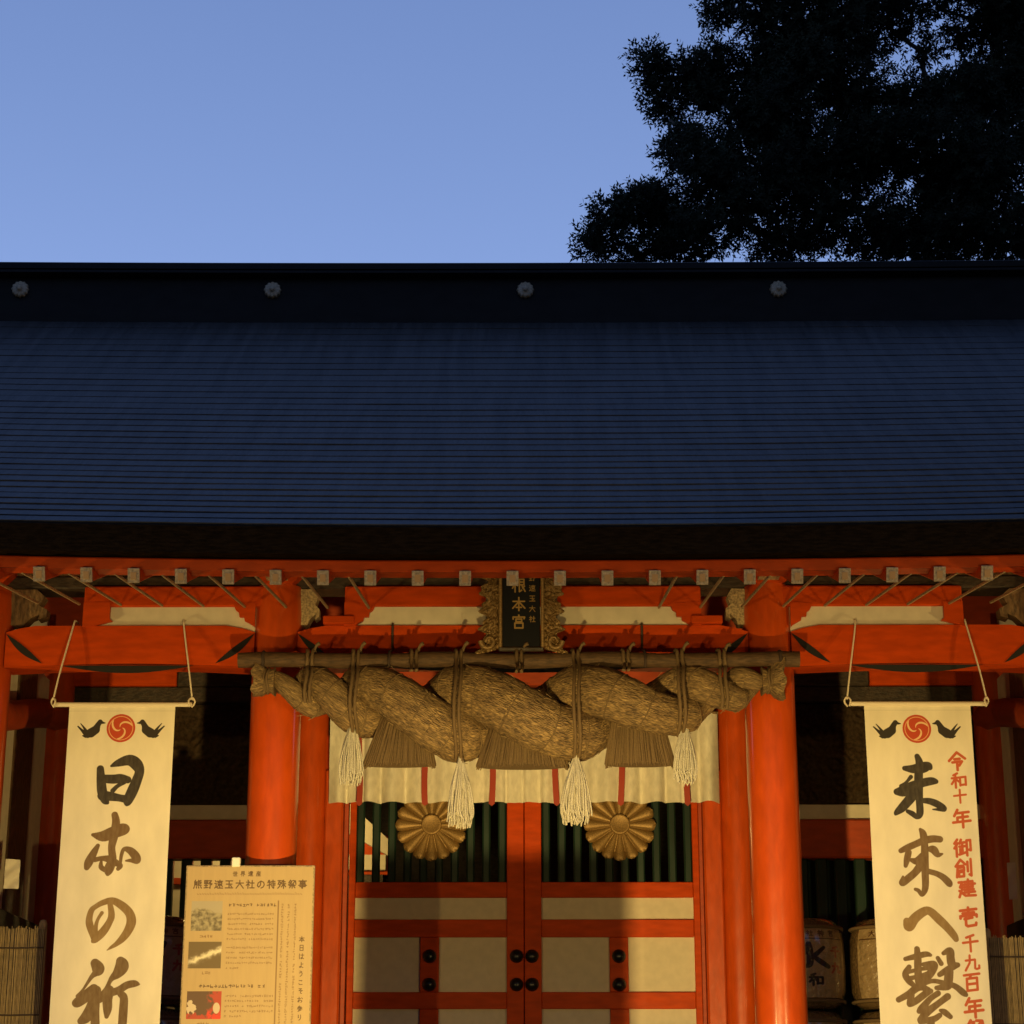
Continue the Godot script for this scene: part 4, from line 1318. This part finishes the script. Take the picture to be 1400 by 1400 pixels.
func build_banners() -> void:
	var inks_with_glare := [Color(0.030, 0.021, 0.012), Color(0.155, 0.085, 0.030), Color(0.24, 0.140, 0.045), Color(0.150, 0.085, 0.030)]  # lamp glare on the lower characters is painted in as lighter ink
	for s in [-1.0, 1.0]:
		var x0 := -2.995 if s < 0 else 2.25
		var t := thing("calligraphy_banner", "", "banner", Vector3(x0 + 0.35, 4.34, 0.20), "calligraphy banners hung from the porch beam")
		t.set_meta("label", "long cream banner with black brush writing only, hung beside the notice board" if s < 0 else "long cream banner with black brush writing and a red column of characters")
		var img := Image.create(448, 1654, false, Image.FORMAT_RGB8)
		img.fill(Color(0.80, 0.72, 0.54).linear_to_srgb())
		# weave and faint water marks
		var nz := FastNoiseLite.new()
		nz.seed = 31
		nz.frequency = 0.006
		for y in 1654:
			for x in 448:
				var v := 1.0 + 0.05 * nz.get_noise_2d(x * 1.5, y * 0.6) + 0.018 * (float((x ^ y) & 1) - 0.5) - (0.07 if y > 22 and y < 26 else 0.0)
				var c := img.get_pixel(x, y)
				img.set_pixel(x, y, Color(c.r * v, c.g * v, c.b * v))
		var ink := Ink.new(448, 1654)
		emblem(ink, img, 223 if s < 0 else 217, 98 if s < 0 else 104)
		var big := [NI, HON, NO, INORI] if s < 0 else [MI, RAI, HE, TSUNAGU]
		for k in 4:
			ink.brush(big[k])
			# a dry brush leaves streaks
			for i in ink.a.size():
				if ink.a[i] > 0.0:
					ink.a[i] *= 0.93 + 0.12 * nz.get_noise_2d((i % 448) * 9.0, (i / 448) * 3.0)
			ink.over(img, inks_with_glare[k].linear_to_srgb())
		if s > 0:
			for g in [["令", 377, 241, 80], ["和", 379, 321, 68], ["十", 380, 388, 62], ["年", 381, 480, 80], ["御", 378, 601, 77], ["創", 376, 685, 77], ["建", 384, 768, 77], ["壱", 383, 885, 83], ["千", 383, 989, 71], ["九", 384, 1067, 65], ["百", 379, 1145, 74], ["年", 379, 1245, 83], ["祭", 379, 1333, 83]]:
				ink.glyph(GLYPHS[g[0]], g[1], g[2], g[3], 0.14, 0.12)
			ink.over(img, Color(0.52, 0.075, 0.018).linear_to_srgb(), 0.92)
		img.generate_mipmaps()
		var m := StandardMaterial3D.new()
		m.albedo_texture = ImageTexture.create_from_image(img)
		m.roughness = 0.7
		var cloth := sheet(14, 40, func(u: float, v: float) -> Vector3:
			return Vector3(lerpf(-0.35, 0.35, u), -2.585 * v - 0.005, 0.018 * sin(v * 6.0 + u * 2.0 + s) * v + 0.010 * sin(u * 8.0 + s + v * 1.5) * sqrt(v) + 0.012 * pow(absf(u * 2.0 - 1.0), 4.0) * v))
		put("cloth", cloth, m, t)
		put("rod", tube_mesh(PackedVector3Array([Vector3(-0.445, 0.0, 0), Vector3(0.46, 0.0, 0)]), 0.016, 10), M.white_cord, t)
		for e in [-1.0, 1.0]:
			put("hanging_cord", tube_mesh(smooth_path([Vector3(0.46 * e, 0.03, 0), Vector3(0.43 * e, 0.22, -0.01), Vector3(0.372 * e, 0.545, -0.06), Vector3(0.37 * e, 0.595, -0.10), Vector3(0.37 * e, 0.60, -0.2)], 4), 0.006, 6), M.white_cord, t)
			var knot := begin(true)
			add_tube(knot, smooth_path([Vector3(0.45 * e, -0.02, 0.02), Vector3(0.44 * e, 0.02, 0.024), Vector3(0.46 * e, 0.045, 0.0), Vector3(0.475 * e, 0.02, -0.02), Vector3(0.455 * e, -0.015, -0.018)], 3), 0.0065, 6)
			put("knot", done(knot), M.white_cord, t)
		put("hem_weight", tube_mesh(PackedVector3Array([Vector3(-0.36, -2.60, 0), Vector3(0.36, -2.60, 0)]), 0.014, 8), M.white_cord, t)

# ---------------------------------------------------------------- notice board
func scribble(ink: Ink, x: float, y: float, length: float, size: float, down := false) -> void:
	var n := int(length / (size * 1.02))
	for i in n:
		if rng.randf() < 0.05: continue
		var cx := x + (0.0 if down else (i + 0.5) * size * 1.02)
		var cy := y + ((i + 0.5) * size * 1.02 if down else 0.0)
		for k in 4:
			var a := Vector2(rng.randf_range(-0.42, 0.42), rng.randf_range(-0.42, 0.42))
			var b := Vector2(-a.x, a.y + rng.randf_range(-0.1, 0.1)) if k % 2 == 0 else Vector2(a.x + rng.randf_range(-0.15, 0.15), -a.y)
			ink.stroke(PackedVector3Array([Vector3(cx + a.x * size, cy + a.y * size, size * 0.17), Vector3(cx + b.x * size, cy + b.y * size, size * 0.17)]))

func build_notice_board() -> void:
	var W := 640
	var H := 1120
	var img := Image.create(W, H, false, Image.FORMAT_RGB8)
	var nz := FastNoiseLite.new()
	nz.seed = 77
	nz.frequency = 0.01
	for y in H:
		for x in W:
			var v := 1.0 + 0.06 * nz.get_noise_2d(x * 3.0, y * 0.25) + 0.03 * nz.get_noise_2d(x * 14.0, y * 0.6)
			img.set_pixel(x, y, Color(0.50 * v, 0.355 * v, 0.165 * v).linear_to_srgb())
	# three small printed photographs
	var U := func(u: float) -> int: return int(u * W)
	for k in 3:
		var r: Array = [[0.045, 0.29, 0.27, 0.50], [0.035, 0.295, 0.585, 0.79], [0.04, 0.31, 0.965, 1.175]][k]
		for y in range(U.call(r[2]), U.call(r[3])):
			for x in range(U.call(r[0]), U.call(r[1])):
				var u: float = (x - r[0] * W) / ((r[1] - r[0]) * W)
				var v: float = (y - r[2] * W) / ((r[3] - r[2]) * W)
				var q := nz.get_noise_2d(x * 3.0 + k * 400.0, y * 3.0)
				var c: Color
				if k == 0:
					var land := smoothstep(0.3, 0.36, v + 0.12 * q + 0.1 * sin(u * 5.0))
					c = Color(0.42, 0.36, 0.24).lerp(Color(0.14, 0.11, 0.06).lerp(Color(0.4, 0.34, 0.2), clampf(0.5 + 1.2 * q, 0, 1)), land)
				elif k == 1:
					var fire := exp(-pow((v - (0.78 - 0.5 * u) + 0.12 * q) / 0.10, 2.0)) * smoothstep(0.0, 0.4, u + 0.2)
					c = Color(0.16, 0.11, 0.045).lerp(Color(0.85, 0.75, 0.5), clampf(fire * 0.9, 0, 1))
				else:
					c = Color(0.13, 0.07, 0.035).lerp(Color(0.45, 0.06, 0.03), smoothstep(0.62, 0.8, u + 0.3 * q) + smoothstep(0.78, 0.9, v + 0.2 * q))
					if Vector2((u - 0.12) * 1.0, (v - 0.55) * 0.55).length() < 0.12 + 0.08 * q or Vector2((u - 0.86), (v - 0.6) * 0.5).length() < 0.10: c = Color(0.62, 0.5, 0.34)
				img.set_pixel(x, y, c.linear_to_srgb())
	var ink := Ink.new(W, H)
	var sub := ["世", "界", "遺", "産"]
	for k in 4: ink.glyph(GLYPHS[sub[k]], U.call(0.38 + 0.062 * k), U.call(0.056), 26, 0.13)
	var title := ["熊", "野", "速", "玉", "大", "社", "の", "特", "殊", "祭", "事"]
	for k in 11: ink.glyph(GLYPHS[title[k]], U.call(0.085 + 0.0835 * k), U.call(0.138), 45, 0.125)
	var greet := ["本", "日", "は", "よ", "う", "こ", "そ", "お", "参", "り"]
	for k in 10: ink.glyph(GLYPHS[greet[k]], U.call(0.925), U.call(0.565 + 0.0665 * k), 30, 0.12)
	scribble(ink, U.call(0.34), U.call(0.30), 0.38 * W, 17)
	scribble(ink, U.call(0.13), U.call(0.925), 0.54 * W, 18)
	ink.over(img, Color(0.11, 0.06, 0.02).linear_to_srgb(), 0.95)
	for k in 42: # the line of small print under the title
		ink.stroke(PackedVector3Array([Vector3(U.call(0.085 + 0.02 * k), U.call(0.213) - rng.randf_range(0, 7), 3), Vector3(U.call(0.095 + 0.02 * k), U.call(0.213) + 4, 3)]))
	for k in 6: scribble(ink, U.call(0.33), U.call(0.37 + 0.039 * k), 0.385 * W, 11)
	for k in 5: scribble(ink, U.call(0.33), U.call(0.63 + 0.039 * k), (0.385 if k < 4 else 0.12) * W, 11)
	for k in 5: scribble(ink, U.call(0.335), U.call(1.0 + 0.039 * k), (0.385 if k < 4 else 0.14) * W, 12)
	for k in 6: scribble(ink, U.call(0.33), U.call(1.27 + 0.039 * k), 0.385 * W, 12)
	for v in [0.545, 0.825, 1.21]: scribble(ink, U.call(0.12), U.call(v), 0.12 * W, 16)
	for u in [0.765, 0.815, 0.868]: scribble(ink, U.call(u), U.call(0.29), 1.25 * W, 12, true)
	ink.stroke(PackedVector3Array([Vector3(U.call(0.732), U.call(0.27), 7), Vector3(U.call(0.732), U.call(1.62), 7)]))
	ink.over(img, Color(0.22, 0.125, 0.045).linear_to_srgb(), 0.85)
	img.generate_mipmaps()
	var m := StandardMaterial3D.new()
	m.albedo_texture = ImageTexture.create_from_image(img)
	m.roughness = 0.55
	var t := thing("notice_board", "cream wooden notice board with small photographs and lines of print before the left pillar", "notice board", Vector3(-1.745, 1.2, 0.30))
	put("print", sheet(1, 1, func(u: float, v: float) -> Vector3: return Vector3(lerpf(-0.402, 0.402, u), lerpf(2.062, 0.65, v), 0.0), false), m, t)
	bx("board", -0.412, 0.412, 0.63, 2.072, -0.03, -0.003, M.cap, t, 0.004)
	for s in [-1.0, 1.0]:
		bx("leg", 0.33 * s - 0.025, 0.33 * s + 0.025, 0.0, 1.9, -0.082, -0.032, M.brown_wood, t)
		bx("foot", 0.33 * s - 0.03, 0.33 * s + 0.03, 0.004, 0.05, -0.27, 0.14, M.brown_wood, t)
	var tagm := mat(Color(0.86, 0.84, 0.72), 0.6)
	bx("white_clip", -0.122, -0.068, 2.062, 2.122, -0.034, 0.008, tagm, t, 0.006)

# ---------------------------------------------------------------- offering box
func build_offering_box() -> void:
	var t := thing("offering_box", "wide dark wooden offering box on the porch before the doors", "offering box", Vector3(-0.09, 1.2, 2.6))
	bx("body", -0.42, 0.42, 0.10, 0.62, -0.26, 0.26, M.brown_wood, t, 0.01)
	for x in [-0.36, 0.36]:
		bx("leg", x - 0.05, x + 0.05, 0.0, 0.098, -0.22, 0.22, M.brown_wood, t)
	bx("rim", -0.43, 0.43, 0.623, 0.67, 0.20, 0.28, M.brown_wood, t)
	bx("rim", -0.43, 0.43, 0.623, 0.67, -0.28, -0.20, M.brown_wood, t)
	for k in 7:
		var x := -0.36 + 0.12 * k
		bx("slat", x - 0.022, x + 0.022, 0.623, 0.66, -0.197, 0.197, M.brown_wood, t, 0.004)

# ---------------------------------------------------------------- barrels
func build_barrels() -> void:
	var wrinkle := bump_tex(61, 0.012, 9.0, 4)
	var body := mat(Color(0.20, 0.125, 0.06), 0.22, M.reed.albedo_texture, wrinkle, Vector3(3, 2, 3), 1.5)
	body.clearcoat_enabled = true
	body.clearcoat = 1.0
	body.clearcoat_roughness = 0.08
	var prints: Array[StandardMaterial3D] = []
	for k in 2:
		var img := Image.create(384, 384, false, Image.FORMAT_RGB8)
		img.fill(Color(0.36, 0.25, 0.13).linear_to_srgb())
		var ink := Ink.new(384, 384)
		ink.stroke(PackedVector3Array([Vector3(10, 60, 6), Vector3(374, 60, 6)]))
		for i in 5: ink.glyph(GLYPHS[["大", "本", "社", "神", "宮"][i]], 80 + 56 * i, 30, 34, 0.14)
		ink.over(img, Color(0.09, 0.045, 0.02).linear_to_srgb())
		if k == 0:
			ink.brush("185 90 26 190 130 30 188 200 30 170 215 18;120 135 20 165 130 26 140 175 22 105 205 16;255 110 18 215 150 24 205 155 18;205 160 20 240 190 28 275 215 24;160 95 16 175 110 22")
			ink.glyph(GLYPHS["神"], 110, 275, 78, 0.17)
			ink.glyph(GLYPHS["和"], 215, 285, 70, 0.17)
		else:
			ink.glyph(GLYPHS["宮"], 190, 150, 150, 0.16)
			ink.glyph(GLYPHS["玉"], 190, 300, 110, 0.16)
		ink.over(img, Color(0.018, 0.010, 0.006).linear_to_srgb())
		ink.glyph(GLYPHS["千"], 320, 130, 60, 0.2)
		ink.glyph(GLYPHS["九"], 322, 220, 60, 0.2)
		ink.over(img, Color(0.32, 0.045, 0.02).linear_to_srgb())
		img.generate_mipmaps()
		var m := StandardMaterial3D.new()
		m.albedo_texture = ImageTexture.create_from_image(img)
		m.roughness = 0.35
		m.clearcoat_enabled = true
		m.clearcoat = 1.0
		m.clearcoat_roughness = 0.1
		m.normal_enabled = true
		m.normal_texture = wrinkle
		m.normal_scale = 1.6
		m.uv1_scale = Vector3.ONE
		prints.append(m)
	var protos: Array[Node3D] = []
	var spots := [[2.08, 2.50, 0, "glossy wrapped sake barrel beside the right pillar, on top of its stack"], [2.70, 2.50, 1, "glossy wrapped sake barrel on top of its stack, half hidden by the right banner"], [2.08, 1.835, 0, "sake barrel beside the right pillar, under the topmost barrel"], [2.70, 1.835, 1, "sake barrel half hidden by the right banner, under the topmost barrel"], [-2.70, 2.52, 1, "glossy wrapped sake barrel between left banner and notice board, atop its stack"], [-2.70, 1.855, 1, "sake barrel between the left banner and the notice board, under the topmost one"], [-2.08, 2.52, 0, "sake barrel hidden behind the notice board, on top of its stack"], [-2.08, 1.855, 0, "sake barrel behind the notice board, under the topmost one"]]
	var made := {}
	for sp in spots:
		var kind: int = sp[2]
		var at := Vector3(sp[0], sp[1], -1.92)
		if made.has(kind):
			copy_of(made[kind], "sake_barrel", sp[3], at)
			continue
		var t := thing("sake_barrel", sp[3], "barrel", at, "stacked sake barrels")
		made[kind] = t
		put("body", lathe([Vector2(0.0, 0.0), Vector2(0.20, 0.0), Vector2(0.255, 0.03), Vector2(0.285, 0.12), Vector2(0.292, 0.30), Vector2(0.285, 0.50), Vector2(0.265, 0.58), Vector2(0.22, 0.635), Vector2(0.10, 0.655), Vector2(0.0, 0.655)], 40), body, t)
		put("label", sheet(20, 8, func(u: float, v: float) -> Vector3:
			var a := lerpf(-1.05, 1.05, u)
			var y := lerpf(0.565, 0.07, v)
			var r := 0.296 - 0.03 * pow(absf(y - 0.31) / 0.27, 3.0)
			return Vector3(sin(a) * r, y, cos(a) * r)), prints[kind], t)
		for y in [0.05, 0.575]:
			var ring := PackedVector3Array()
			for i in 33: ring.append(Vector3(cos(TAU * i / 32.0) * 0.277, y, sin(TAU * i / 32.0) * 0.277))
			put("rope_band", tube_mesh(ring, 0.013, 6, 2, 120.0), M.cord, t)
	for s in [-1.0, 1.0]:
		var b := thing("barrel_bench", "low wooden bench carrying the barrels on the %s side of the doors" % ("left" if s < 0 else "right"), "bench", Vector3(2.4 * s, 1.2, -1.92))
		var top := 0.655 if s < 0 else 0.635
		bx("seat", -0.68, 0.68, top - 0.05, top, -0.28, 0.28, M.brown_wood, b)
		for lx in [-0.6, 0.6]:
			for lz in [-0.22, 0.22]:
				bx("leg", lx - 0.04, lx + 0.04, 0.0, top - 0.05, lz - 0.04, lz + 0.04, M.brown_wood, b)

# ---------------------------------------------------------------- reed screens and papers
func build_screens() -> void:
	for s in [-1.0, 1.0]:
		var x0 := 3.06 if s > 0 else -3.52
		var top := 2.87 if s > 0 else 2.93
		var t := thing("reed_screen", "brown reed screen standing at the %s edge of the porch" % ("left" if s < 0 else "right"), "reed screen", Vector3(x0, 1.2, -0.22), "reed screens at the porch sides")
		var h := top - 1.2
		var st := begin(true)
		for i in 50:
			var x := 0.36 * (i + 0.5) / 50.0
			var hh := h + rng.randf_range(-0.012, 0.012)
			add_tube(st, PackedVector3Array([Vector3(x, 0.0, rng.randfn(0, 0.002)), Vector3(x + rng.randfn(0, 0.0015), hh * 0.5, 0.003), Vector3(x + rng.randfn(0, 0.002), hh, rng.randfn(0, 0.003))]), rng.randf_range(0.0020, 0.0038), 5, false)
		put("reeds", done(st), M.reed, t).set_meta("kind", "stuff")
		bx("backing_cloth", 0.0, 0.36, 0.01, h - 0.01, -0.014, -0.008, M.dark_wood, t, 0.0)
		for y in [h - 0.13, h - 0.56, h - 1.0, h - 1.45]:
			put("binding_cord", tube_mesh(PackedVector3Array([Vector3(0, y, 0.006), Vector3(0.18, y - 0.004, 0.007), Vector3(0.36, y, 0.006)]), 0.006, 6), M.thin_cord, t)
		var px := 0.30 if s < 0 else 0.03
		put("post", lathe([Vector2(0.028, 0.0), Vector2(0.028, h + 0.03), Vector2(0.020, h + 0.05), Vector2(0.0, h + 0.057)], 16), M.reed, t, Vector3(px + (0.04 if s < 0 else -0.03), 0, -0.04))
	# papers pasted up at the sides
	var pm := mat(Color(0.80, 0.74, 0.60), 0.5, null, M.stone.normal_texture, Vector3(6, 6, 6), 0.8)
	var a := put("paper_notice", sheet(6, 10, func(u: float, v: float) -> Vector3: return Vector3(lerpf(-0.05, 0.05, u), lerpf(0.1, -0.1, v), 0.012 * sin(u * 5.0 + v * 11.0))), pm, self, Vector3(-3.50, 3.33, -0.62))
	tag(a, "small crinkled white paper notice on the far left side wall", "paper notice")
	a.rotation.y = 0.35
	var b := put("paper_strip", sheet(4, 10, func(u: float, v: float) -> Vector3: return Vector3(lerpf(-0.03, 0.03, u), lerpf(0.13, -0.13, v), 0.006 * sin(u * 5.0 + v * 9.0))), pm, self, Vector3(3.50, 3.36, -1.30))
	tag(b, "narrow white paper strip behind the right banner's edge", "paper notice")
	b.rotation.y = -0.35
